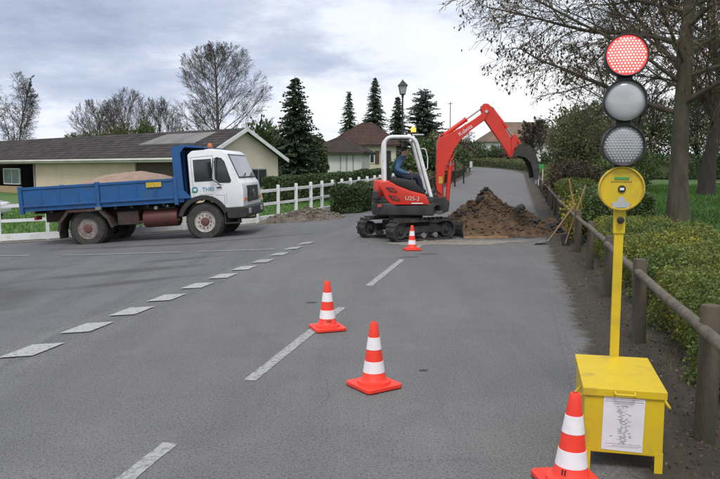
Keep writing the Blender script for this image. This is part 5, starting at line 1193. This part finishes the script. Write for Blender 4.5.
# ---------------------------------------------------------------- bare trees on the left skyline
wR = grow_tree(11, 0, (0, 0, 8.6), (5.6, 5.6, 6.2), .25, (44, 10, 8, 5), (.98, .55, .55, .6), (1, .42, .5, .55), (.0, .035, .03, .02), (.025, .04, .06, .08), (.2, .25, .2, .15), .0085, trunk_top=.93, thin=.62, ball=True)
t = set_tree('bare_tree', 'large bare round-crowned tree rising above the outbuilding gable', -14.6, 74, wR, 'bark_far', -.3)
for k, (u, D, hgt, sd, lab) in enumerate([(100, 84, 9.6, 21, 'bare spreading tree above the roof, leftmost of the skyline clump'), (131, 88, 11.2, 22, 'tallest bare tree in the middle of the skyline clump'), (158, 84, 9.8, 23, 'bare upright tree at the right end of the skyline clump')]):
    w_ = grow_tree(sd, 0, (0, 0, hgt * .62), (3.6, 3.4, hgt * .42), .17, (20, 9, 7, 5), (.62, .5, .55, .6), (1, .55, .5, .5), (.0, .06, .05, .03), (.06, .06, .08, .1), (.12, .2, .2, .15), .009, trunk_top=.75, thin=.85)
    set_tree('bare_tree', lab, (u - 360) / 700 * D, D, w_, 'bark_far', -.3, group='bare trees behind the outbuilding')
w_ = grow_tree(31, 0, (0, 0, 6.9), (2.7, 2.7, 4.6), .12, (26, 10, 7, 4), (.6, .6, .7, .8), (1, .4, .5, .6), (.0, .04, -.06, -.14), (.05, .08, .1, .1), (.15, .15, .1, .1), .010, trunk_top=.97)
t = set_tree('birch_tree', 'slender bare birch with drooping twigs above the roof at far left', -34.2, 70, w_, 'bark_far', -.3)
w_ = grow_tree(33, 0, (0, 0, 4.8), (1.7, 1.7, 3.0), .09, (12, 7, 5), (.6, .6, .7), (1, .4, .5), (.0, .04, -.06), (.05, .08, .1), (.15, .15, .1), .010, trunk_top=.97)
set_tree('birch_tree', 'smaller bare birch beside the taller one at the left frame edge', -36.4, 72, w_, 'bark_far', -.3)
for k, (u, D, rx, rz_, m_, lab) in enumerate([(99, 80, 1.9, 2.1, 'mid_leaf', 'green shrub peeping over the slate roof at left'), (122, 80, 2.0, 2.6, 'olive_leaf', 'olive shrub behind the ridge of the slate roof'), (147, 80, 1.6, 2.7, 'mid_leaf', 'ivy-green shrub behind the slate roof below the bare clump'), (82, 82, 1.8, 2.1, 'olive_leaf', 'low brownish shrub behind the left end of the roof ridge'), (185, 78, 2.0, 2.0, 'olive_leaf', 'brownish shrub under the round bare tree'), (262, 60, 1.4, 2.4, 'dark_leaf', 'dark shrub between gable peak and tall spruce'), (275, 62, 1.3, 2.2, 'olive_leaf', 'olive shrub left of the tall spruce')]):
    make_bush('shrub', lab, (u - 360) / 700 * D, D, (rx, rx, rz_), 2600, .17, m_, 50 + k, 'shrub', zc=rz_ + (1.0 if D > 70 else .6), lump=.55, shell=.35, group='shrubs behind the outbuilding')

# ---------------------------------------------------------------- conifers
def conifer(name, label, x, y, hgt, rad, m, seed, dens=1.0, droop=.35, z=None, taper=.85, gap=.0, bare=.06, fat=.11):
    rr_ = random.Random(seed); t = thing(name, label, 'conifer', (x, y, H(x, y) - .1 if z is None else z)); w_ = Wood(seed)
    w_.tube([Vector((0, 0, 0)), Vector((.03, 0, hgt * .5)), Vector((0, 0, hgt))], [hgt * .017, hgt * .011, .012], 8); P = []; A = []; S = []
    zz_ = hgt * bare
    while zz_ < hgt * .985:
        f = zz_ / hgt; L_ = rad * (1 - f) ** taper * rr_.uniform(.9, 1.05) + .06; nb = max(4, int((6 + 5 * (1 - f)) * dens)); a0 = rr_.uniform(0, 6.28)
        for b in range(nb):
            if rr_.random() < gap: continue
            a = a0 + 2 * math.pi * b / nb + rr_.uniform(-.45, .45); l = L_ * rr_.choice((rr_.uniform(.45, .9), rr_.uniform(.8, 1.15))); dz = rr_.uniform(-.10, .20) * l; zj = rr_.uniform(-.5, .5) * (.2 + .03 * hgt * (1 - f)); q = max(3, int(l / .16))
            pp_ = [Vector((math.cos(a) * l * i / q, math.sin(a) * l * i / q, zz_ + zj + dz * i / q * 2 - droop * l * (i / q) ** 1.6 + .22 * l * max(0, i / q - .7))) for i in range(q + 1)]
            if l > .4: w_.tube(pp_[::max(1, q // 3)], [.02 + .012 * (1 - f)] + [.012] * (len(pp_[::max(1, q // 3)]) - 1), 3)
            for i in range(1, q + 1):
                d = (pp_[i] - pp_[i - 1]).normalized(); sd = Vector((-math.sin(a), math.cos(a), 0)); wdt = (.12 + .30 * l * .35 * (1 - i / (q + 1)) ** .6)
                for s_ in (-1, 1):
                    for rep in range(3):
                        dr = d * rr_.uniform(.5, 1.0) + sd * s_ * rr_.uniform(.4, 1.1) + Vector((0, 0, rr_.uniform(-.7, .35))); dr.normalize(); P.append(pp_[i]); A.append(dr); S.append(wdt * rr_.uniform(.7, 1.3))
            dr = (pp_[-1] - pp_[-2]).normalized(); P.append(pp_[-1]); A.append(dr); S.append(.2)
        zz_ += rr_.uniform(.75, 1.15) * (.13 + .018 * hgt * (1 - f) + .02)
    P = np.array(P); A = np.array(A); S = np.array(S); rs = np.random.RandomState(seed); B = rs.normal(size=A.shape); B[:, 2] *= .5; B -= A * (A * B).sum(1)[:, None]; B /= np.linalg.norm(B, axis=1)[:, None]
    wd = np.minimum(fat, S * .34)[:, None] * B; T_ = P + A * S[:, None]; mid = P + A * (S * .5)[:, None]
    V = np.stack([P, mid + wd, T_ - [0, 0, .02], mid - wd], 1).reshape(-1, 3)
    wood_obj(w_, 'trunk', 'bark_dark', t); o = link_mesh('needles', np_mesh('needles', V, np.arange(len(V)).reshape(-1, 4)), m, t); o['kind'] = 'stuff'; return t
conifer('spruce_tree', 'tall dark spruce standing left of the white garage', -4.55, 50, 8.3, 2.45, 'needle', 1, 1.8, .28, taper=.72, bare=.03)
conifer('spruce_tree', 'narrow dark spruce behind the garage roof, left of the spruce pair', -1.4, 90, 11.0, 2.5, 'needle', 2, 1.5, .42, z=.4, gap=.1, fat=.16)
conifer('spruce_tree', 'tall pointed spruce rising behind the cream house', 1.95, 92, 13.0, 3.3, 'needle', 3, 1.7, .42, z=.4, gap=.06, fat=.16)
conifer('spruce_tree', 'dark narrow spruce right behind the street lamp pole', 4.7, 88, 10.2, 2.8, 'needle', 4, 1.7, .3, z=.4, fat=.16)
conifer('cedar_tree', 'loose grey-green cedar right of the street lamp', 6.6, 74, 9.4, 3.3, 'cedar_needle', 5, 1.3, .12, z=.5, taper=.5, gap=.15, fat=.14)
make_bush('evergreen_shrub', 'round dark shrub leaning out right of the tall spruce', -3.1, 52, (.75, .8, 2.0), 3000, .11, 'dark_leaf', 71, lump=.35, zc=2.1)

# ---------------------------------------------------------------- hedges and shrubs on the left
make_hedge('garden_hedge', 'long dark clipped hedge behind the lawn and the white fence', [(-4.9, 37.5), (-1.0, 40), (2.0, 43.5)], 1.5, 1.45, 15000, .07, 'dark_leaf', 3)
make_hedge('box_hedge', 'low rounded dark hedge in front of the white fence by the excavator', [(-.55, 25.9), (.35, 28.2), (1.2, 30.6)], 1.25, 1.0, 15000, .05, 'dark_leaf', 4, bulge=.2)
make_hedge('roadside_hedge', 'low scrappy hedge along the left edge of the far road', [(p[0] - 4.3 * math.cos(p[2]), p[1] + 4.3 * math.sin(p[2])) for p in ROAD[38:92:3]], 1.5, 1.05, 17000, .085, 'olive_leaf', 6, bulge=.22)
make_hedge('bend_hedge', 'low brownish hedge on the outside of the far road bend', [(p[0] + 4.4 * math.cos(p[2]), p[1] - 4.4 * math.sin(p[2])) for p in ROAD[62:130:3]], 1.4, 1.15, 12000, .10, 'olive_leaf', 7, bulge=.2)
for k, (u, D, rad, n, m_, lab, zc) in enumerate([(404, 47, (1.0, 1.0, 1.2), 3600, 'mid_leaf', 'mid green bush seen through the excavator canopy', 1.1), (424, 50, (1.4, 1.4, 1.7), 4200, 'dark_leaf', 'dark bush behind the canopy hand rail', 1.7), (437, 56, (1.7, 1.6, 1.9), 4200, 'olive_leaf', 'olive bush behind the boom foot', 1.9),
        (447, 80, (2.4, 2.2, 2.0), 3800, 'mid_leaf', 'green bush under the excavator boom, before the bend', 1.6), (466, 108, (3.0, 2.5, 2.2), 3800, 'dark_leaf', 'dark evergreen mass left of the pale house', 1.6), (458, 98, (2.4, 2.2, 2.4), 2600, 'russet_leaf', 'russet bush left of the pale house corner', 1.4), (497, 112, (3.2, 1.6, 1.5), 3800, 'dark_leaf', 'low dark bush in front of the pale house wall', .9), (512, 108, (2.4, 1.6, 1.2), 2600, 'russet_leaf', 'russet clump behind the bend hedge', .8)]):
    make_bush('bush', lab, (u - 360) / 700 * D, D, rad, n, .12 if D < 60 else .17, m_, 80 + k, lump=.45, shell=.3, zc=zc, group='bushes along the far road')
w_ = grow_tree(61, 0, (0, 0, 3.7), (2.5, 2.3, 2.9), .13, (16, 8, 7, 5), (.9, .7, .7, .7), (1, .5, .5, .5), (0, .03, .0, .0), (.08, .12, .15, .15), (.2, .15, .15, .1), .012, trunk_top=.8)
t = set_tree('bare_tree', 'small dense reddish bare tree behind the excavator bucket', 23.0, 92, w_, 'bark_dark', group='bare trees near the far bend')
leaf_obj('buds', [tuple(p + Vector((0, 0, 0))) for p, q in w_.tips[::1]], .09, 'russet_leaf', t, 61)
for k, (u, D, hh, lab) in enumerate([(462, 120, 6.4, 'hazy bare tree between boom and pale house'), (541, 100, 6.2, 'bare bushy tree right of the bucket before the tan roof')]):
    w_ = grow_tree(64 + k, 0, (0, 0, hh * .6), (2.4, 2.4, hh * .4), .12, (14, 8, 6, 4), (.8, .6, .6, .6), (1, .5, .5, .5), (0, .05, .02, .0), (.08, .1, .12, .12), (.2, .15, .15, .1), .013, trunk_top=.85)
    set_tree('bare_tree', lab, (u - 360) / 700 * D, D, w_, 'bark_far', group='bare trees near the far bend')

# ---------------------------------------------------------------- right side: hedge, lawn trees, shrubs
RN = Vector((FD.y, -FD.x))
def off(k, t): p = FA + FD * k + RN * t; return (p.x, p.y)
hn, HP = make_hedge('verge_hedge', 'yellow-green clipped hedge right behind the wooden fence in the foreground', [off(.2, 1.02), off(5, 1.05), off(10.4, 1.05)], 1.45, .70, 105000, .0185, 'hedge_leaf', 12, bulge=.24, depth=.10, fs=1.5, core='russet_leaf', cz=.0)
rs = np.random.RandomState(5)
sel = np.array([mnoise.noise(Vector((p[0] * 2.3, p[1] * 2.3, p[2] * 2.3 + 7))) for p in HP]); yl = HP[(sel > .30)]; yl = yl[rs.permutation(len(yl))[:5200]]
sh_n = 420; base_i = rs.permutation(len(HP))[:sh_n]; SH = []
for i in base_i:
    p0 = HP[i]; d_ = np.array([rs.normal(0, .35) - .12, rs.normal(0, .35), 1.0]); d_ /= np.linalg.norm(d_); L_ = rs.uniform(.06, .20)
    for q in np.linspace(.1, 1, 9): SH.append(p0 + d_ * L_ * q + rs.normal(0, .008, 3))
leaf_obj('shoots', SH, .017, 'hedge_leaf', hn, 17)
leaf_obj('yellow_leaves', yl + rs.normal(0, .025, yl.shape), .018, 'yellow_leaf', hn, 13)
make_hedge('verge_hedge', 'mid green clipped hedge block further along the wooden fence', [off(10.9, .95), off(16.3, .95)], 1.3, 1.12, 22000, .040, 'mid_leaf', 14, bulge=.18, fs=1.3)
make_hedge('verge_hedge', 'bright green low hedge block beyond the crossed tools', [off(16.9, .9), off(24, .9)], 1.3, 1.02, 16000, .050, 'hedge_leaf', 15, bulge=.2, fs=1.2)
make_hedge('verge_hedge', 'far end of the fence-side hedge near the bucket', [off(24.6, .9), off(52, .9)], 1.3, 1.0, 20000, .075, 'hedge_leaf', 16, bulge=.24)
fb = make_bush('forsythia_bush', 'yellow flowering bush at the fence beside the shovel handle', 4.78, 15.35, (.34, .36, .55), 1500, .030, 'yellow_leaf', 91, lump=.5, shell=.4, zc=.62)
for k, (x, y, rad, n, sz_, m_, lab, zc) in enumerate([(8.95, 29.5, (1.15, 1.1, .85), 6500, .055, 'russet_leaf', 'round dark russet bush on the lawn behind the far hedge', .95), (13.6, 44, (1.9, 1.9, 2.5), 9000, .09, 'olive_leaf', 'tall olive shrub right of the bucket', 2.3), (16.2, 46, (1.8, 1.8, 2.0), 7000, .09, 'olive_leaf', 'rounded olive shrub behind the crossed tools', 1.9), (15.3, 40, (1.4, 1.4, 1.4), 5000, .08, 'mid_leaf', 'mid green lawn shrub left of the signal', 1.2), (11.9, 33, (1.4, 1.2, 1.0), 5000, .07, 'mid_leaf', 'green spreading shrub left of the yellow dial', .8)]):
    make_bush('lawn_shrub', lab, x, y, rad, n, sz_, m_, 100 + k, 'shrub', lump=.42, shell=.28, zc=zc, group='shrubs on the right lawn')
for k, (u, D, hh, rx, m_, n_, lab) in enumerate([(575, 62, 6.6, 2.6, 'olive_leaf', 6500, 'tall hazy olive tree behind the amber lamp, left side'), (612, 66, 8.0, 3.0, 'mid_leaf', 6500, 'tall green tree directly behind the signal lamps'), (650, 70, 7.4, 3.0, 'olive_leaf', 6500, 'tall olive tree between signal and big trunk'), (694, 66, 8.2, 3.2, 'mid_leaf', 6500, 'tall green tree right of the big trunk'), (735, 62, 7.5, 3.0, 'olive_leaf', 5000, 'tall olive tree at the right frame edge')]):
    x = (u - 360) / 700 * D; w_ = grow_tree(120 + k, 0, (0, 0, hh * .58), (rx, rx, hh * .42), .16, (16, 8, 6, 3), (.8, .6, .6, .6), (1, .5, .5, .5), (0, .05, .02, .0), (.08, .1, .12, .12), (.15, .15, .15, .1), .012, trunk_top=.85)
    t = set_tree('background_tree', lab, x, D, w_, 'bark_dark', group='tall trees behind the right lawn'); leaf_obj('foliage', blob_points((0, 0, hh * .56), (rx, rx, hh * .44), n_, 130 + k, .45, .45), .12, m_, t, 130 + k)
make_hedge('boundary_hedge', 'dark boundary hedge across the back of the right lawn', [(16, 62), (30, 60), (52, 54)], 2.2, 1.9, 15000, .13, 'dark_leaf', 18, bulge=.5, fs=.6)

wT = grow_tree(42, 0, (-.5, -.3, 7.3), (5.9, 5.8, 5.4), .27, (36, 13, 10, 6), (1.15, .75, .75, .75), (1, .42, .46, .55), (.0, -.01, -.03, -.06), (.045, .09, .11, .14), (.26, .15, .12, .1), .0058, sides=(14, 7, 4, 3, 3), trunk_top=.92, thin=.62, lean=(-.035, 0))
bt = set_tree('veteran_tree', 'big bare tree with brown clinging leaves overhanging behind the traffic light', 8.80, 19.3, wT, 'bark', rz=0.0)
rr = random.Random(77)
tp = [p + Vector((rr.gauss(0, .05), rr.gauss(0, .05), -.03)) for p, q in wT.tips if mnoise.noise(p * .55) > -.02 and rr.random() < .8]
tp += [p + Vector((rr.gauss(0, .10), rr.gauss(0, .10), rr.gauss(-.05, .05))) for p in tp if mnoise.noise(p * .55) > .12]
leaf_obj('dead_leaves', [tuple(p) for p in tp], .050, 'dead_leaf', bt, 7, hang=True)
wT2 = grow_tree(43, 0, (0, 0, 9.5), (7.5, 7.0, 7.0), .36, (20, 10, 8, 5), (.95, .7, .7, .7), (1, .46, .5, .55), (.0, .02, .0, -.04), (.045, .09, .11, .14), (.2, .15, .12, .1), .011, sides=(12, 7, 4, 3, 3), trunk_top=.92)
set_tree('lawn_tree', 'dark thick-trunked bare tree at right lawn edge behind the big tree', 17.9, 36.3, wT2, 'bark_dark', group='bare trees on the right lawn')
wT3 = grow_tree(44, 0, (0, 0, 7.2), (5.2, 5.0, 5.6), .20, (18, 9, 7, 5), (.85, .7, .7, .7), (1, .46, .5, .55), (.0, .02, .0, -.04), (.05, .09, .11, .14), (.16, .15, .12, .1), .012, sides=(10, 6, 4, 3, 3), trunk_top=.92)
for k, (x, y, rz_, lab) in enumerate([(19.5, 49, .4, 'slim bare tree between the signal head and the olive shrubs'), (28.5, 52, 2.2, 'bare tree standing at the dark boundary hedge, far right')]):
    set_tree('lawn_tree', lab, x, y, wT3, 'bark_dark', rz=rz_, group='bare trees on the right lawn')
wT4 = grow_tree(45, 0, (0, 0, 7.0), (5.0, 4.6, 4.6), .22, (24, 11, 9, 6), (1.05, .7, .7, .7), (1, .46, .5, .55), (.0, .0, -.02, -.05), (.05, .09, .11, .14), (.25, .15, .12, .1), .008, sides=(10, 6, 4, 3, 3), trunk_top=.92)
t4 = set_tree('lawn_tree', 'bare leafy-twigged tree whose crown fills the top right corner', 15.2, 24.5, wT4, 'bark', group='bare trees on the right lawn')
leaf_obj('dead_leaves', [tuple(p) for p, q in wT4.tips if rr.random() < .7], .06, 'dead_leaf', t4, 8, hang=True)

# ---------------------------------------------------------------- lamps, signs, poles
sl = thing('street_lamp', 'black lantern street lamp on a tall pole behind the excavator canopy', 'street lamp', (2.16, 36.0, H(2.16, 36.0)))
zt_ = 6.05 - H(2.16, 36.0)
m_ = MB(); m_.lathe([(.16, 0), (.16, .1), (.11, .18), (.10, .9), (.075, 1.0), (.05, 1.1), (.042, zt_ - .85), (.07, zt_ - .82), (.05, zt_ - .76), (.12, zt_ - .70)], 12, 'z', (0, 0, 0)); m_.build('pole', 'lamp_black', sl, smooth=True)
def four(r0, z0, r1, z1): return [(r0, r0, z0), (-r0, r0, z0), (-r0, -r0, z0), (r0, -r0, z0), (r1, r1, z1), (-r1, r1, z1), (-r1, -r1, z1), (r1, -r1, z1)], [(0, 1, 5, 4), (1, 2, 6, 5), (2, 3, 7, 6), (3, 0, 4, 7), (3, 2, 1, 0), (4, 5, 6, 7)]
m_ = MB(); m_.add(*four(.12, zt_ - .68, .20, zt_ - .27)); ln_ = m_.build('lantern_glass', 'lamp_glass', sl)
m_ = MB(); m_.add(*four(.25, zt_ - .265, .10, zt_ - .09)); m_.build('lantern_cap', 'lamp_black', sl)
m_ = MB(); m_.lathe([(.10, zt_ - .10), (.085, zt_ - .04), (.03, zt_ - .03), (.035, zt_ + .01), (.0, zt_ + .06)], 8, 'z', (0, 0, 0), False); m_.build('lantern_finial', 'lamp_black', sl)
m_ = MB(); m_.add(*four(.14, zt_ - .70, .14, zt_ - .681)); m_.build('lantern_base', 'lamp_black', sl)
m_ = MB()
for sx in (-1, 1):
    for sy in (-1, 1): m_.tube([(sx * .125, sy * .125, zt_ - .69), (sx * .205, sy * .205, zt_ - .26)], .014, 4)
m_.build('lantern_frame', 'lamp_black', ln_)
nb_ = thing('notice_board', 'low red and white notice board on posts behind the boom foot', 'notice board', (5.75, 46.5, H(5.75, 46.5)), R(8))
for s in (-1, 1): MB().span((s * .55 - .04, -.04, 0), (s * .55 + .04, .04, 1.75)).build('post', 'lamp_black', nb_)
MB().span((-.5, -.03, 1.05), (.5, .02, 1.32)).build('board', 'sign_red', nb_); MB().span((-.5, -.03, 1.38), (.5, .02, 1.62)).build('board', 'sign_red', nb_)
rs_ = thing('road_sign', 'slim dark sign post with a small pale plate left of the far road', 'sign', (7.6, 51.5, H(7.6, 51.5)))
m_ = MB(); m_.tube([(0, 0, 0), (0, 0, 2.9)], .05, 8); m_.build('post', 'lamp_black', rs_); m_ = MB(); m_.span((.42, -.02, 1.15), (.62, .02, 1.6)); m_.build('plate', 'wall_white', rs_, bevel=.01); m_ = MB(); m_.tube([(0, 0, 1.4), (.45, 0, 1.4)], .025, 6); m_.build('bracket', 'lamp_black', rs_)
gs = thing('garden_sign', 'small green and white sign on two legs at the hedge right of the bucket', 'sign', (9.25, 36.0, H(9.25, 36.0)))
for s in (-1, 1): MB().span((s * .10 - .02, -.03, .5), (s * .10 + .02, .03, 1.45)).build('leg', 'wall_white', gs)
MB().span((-.15, -.05, 1.35), (.15, -.031, 1.58)).build('panel', 'sign_green', gs)
up_ = thing('utility_pole', 'thin far utility pole with short crossarm above the boom', 'utility pole', (14.0, 110, H(14, 110)))
m_ = MB(); m_.tube([(0, 0, 0), (0, 0, 9.4)], [.09, .05], 8); m_.build('pole', 'bark_dark', up_); MB().span((-.35, -.04, 9.1), (.35, .04, 9.17)).build('crossarm', 'bark_dark', up_)
lf = thing('verge_posts', 'short wooden posts with rail along the left edge of the far road', 'fence'); prev = None
for p in ROAD[34:80:2]:
    x, y = p[0] - 3.35 * math.cos(p[2]), p[1] + 3.35 * math.sin(p[2]); m_ = MB(); m_.lathe([(.07, -.1), (.068, .8), (.0, .82)], 8, 'z', (0, 0, 0), False); o = m_.build('post', 'fence_wood', lf, smooth=True); o.location = (x, y, H(x, y)); c = Vector((x, y, H(x, y) + .68))
    if prev: m_ = MB(); m_.tube([prev, c], .045, 6); m_.build('rail', 'fence_wood', lf, smooth=True)
    prev = c
pf = thing('paddock_fence', 'dark rail fence at the far right of the lawn behind the tree trunks', 'fence')
for k in range(7):
    x = 18.6 + k * 2.2; y = 38.5 - k * .25; MB().span((x - .06, y - .06, H(x, y) - .1), (x + .06, y + .06, H(x, y) + 1.35)).build('post', 'fence_wood', pf)
    if k < 6:
        for z in (.45, .85, 1.22): m_ = MB(); m_.tube([(x, y - .07, H(x, y) + z), (x + 2.2, y - .32, H(x + 2.2, y) + z)], .035, 6); m_.build('rail', 'fence_wood', pf)
# pale car at the left edge
ca_ = thing('parked_car', 'pale car nose poking in behind the white fence at left frame edge', 'car', (-17.35, 30.0, H(-17.35, 30.0)))
bp_ = [(-2.0, .35), (2.0, .32), (2.05, .55), (1.95, .80), (1.05, .98), (.35, 1.42), (-1.2, 1.45), (-1.9, 1.0), (-2.05, .8)]
m_ = MB(); m_.prism(bp_, -.82, .82); m_.build('body', 'car_paint', ca_, bevel=.09, seg=3, smooth=True)
for s in (-1, 1):
    m_ = MB(); m_.prism([(.85, .99), (.30, 1.34), (-.4, 1.36), (-.4, .98)], s * .821, s * .826); m_.build('front_window', 'glass_dark', ca_); m_ = MB(); m_.prism([(-.48, .98), (-.48, 1.36), (-1.15, 1.36), (-1.6, 1.02)], s * .821, s * .826); m_.build('rear_window', 'glass_dark', ca_)
    for x in (-1.3, 1.3): m_ = MB(); m_.lathe([(.0, -.1), (.29, -.1), (.31, -.06), (.31, .06), (.29, .1), (.0, .1)], 24, 'y', (x, s * .76, .31), False); wo = m_.build('wheel', 'tyre', ca_, smooth=True); m_ = MB(); m_.lathe([(.19, .0), (.17, .012), (.0, .014)], 18, 'y', (x, s * .76 + (.1 if s > 0 else -.114), .31), False); m_.build('hubcap', 'rim', wo)
    m_ = MB(); m_.box((1.97, s * .6, .70), (.1, .34, .14)); m_.build('headlight', 'lamp_glass', ca_, bevel=.03)
m_ = MB(); m_.add([(1.02, -.68, 1.005), (1.02, .68, 1.005), (.42, .62, 1.385), (.42, -.62, 1.385)], [(0, 1, 2, 3)]); m_.v = [(x + .012, y, z + .018) for x, y, z in m_.v]; wso = m_.build('windscreen', 'glass_screen', ca_); wso.modifiers.new('th', 'SOLIDIFY').thickness = .006

# ---------------------------------------------------------------- grass, leaf litter, weeds
def blades(name, label, pts, h, m, seed, wd=.012):
    rs = np.random.RandomState(seed); P = np.array([(x, y, H(x, y) - .065) for x, y in pts]); n = len(P); a = rs.uniform(0, 6.28, n); hh = h * rs.uniform(.5, 1.4, n)
    d = np.stack([np.cos(a), np.sin(a), np.zeros(n)], 1); q = np.stack([-np.sin(a), np.cos(a), np.zeros(n)], 1); lean = rs.uniform(.1, .7, n)[:, None]; up = np.array([0, 0, 1.0])
    V = np.stack([P - q * wd, P + q * wd, P + d * (hh[:, None] * lean) + up * hh[:, None]], 1).reshape(-1, 3)
    o = link_mesh(name, np_mesh(name, V, np.arange(n * 3).reshape(-1, 3)), m); tag(o, label, 'grass', kind='stuff'); return o
rs = np.random.RandomState(3); L1 = []
while len(L1) < 26000:
    x, y = rs.uniform(-26, 2.5), rs.uniform(20, 41)
    if y > fence_y(x) + .25: L1.append((x, y))
blades('lawn_grass', 'green lawn grass behind the white fence', L1, .12, 'grass', 4, .022)
L2 = []
while len(L2) < 26000:
    x, y = rs.uniform(3, 26), rs.uniform(5, 48); s_, t_ = st(x, y)
    if t_ > 5.2 and abs(x) < y * .62 + 2: L2.append((x, y))
blades('right_lawn_grass', 'rough green grass on the lawn behind the right hedge', L2, .14, 'grass', 5, .022)
P = []; S = rs
while len(P) < 7000:
    k, t_ = rs.uniform(-1.5, 22), rs.normal(.25, .32)
    if -.5 < t_ < .9 and rs.random() < 1 / (1 + k * .08): x, y = off(k, t_); P.append((x, y, H(x, y) + .008 + .012 * rs.random()))
o = leaf_obj('leaf_litter', P, .014, 'litter', None, 9, up_bias=.9); tag(o, 'brown dead leaves littering the dirt verge under the wooden fence', 'leaf litter')
pts = []
while len(pts) < 1500:
    k, t_ = rs.uniform(-1.5, 22), rs.normal(-.3, .2); x, y = off(k, t_)
    if -.75 < t_ < .5: pts.append((x, y, H(x, y) + .002))
o = link_mesh('verge_grit', scatter_chunks('verge_grit', pts, [.004 + .014 * rs.rand() ** 3 for _ in pts], 'gravel', seed=9), 'gravel'); tag(o, 'grit and small stones along the right road edge', 'grit', kind='stuff')
wd_ = [off(k, t_) for k, t_ in zip(rs.uniform(-.5, 24, 2600), rs.normal(.30, .16, 2600))]
blades('verge_weeds', 'sparse weeds and grass tufts along the foot of the wooden fence', wd_, .13, 'grass', 6, .005)
log = MB(); log.tube([(2.05, 3.62, .035), (2.6, 3.72, .05), (3.2, 3.8, .05)], [.05, .055, .05], 10); log = log.build('timber_edge', 'rail_wood', smooth=True); tag(log, 'pale weathered timber lying on the dirt by the nearest fence post', 'timber')
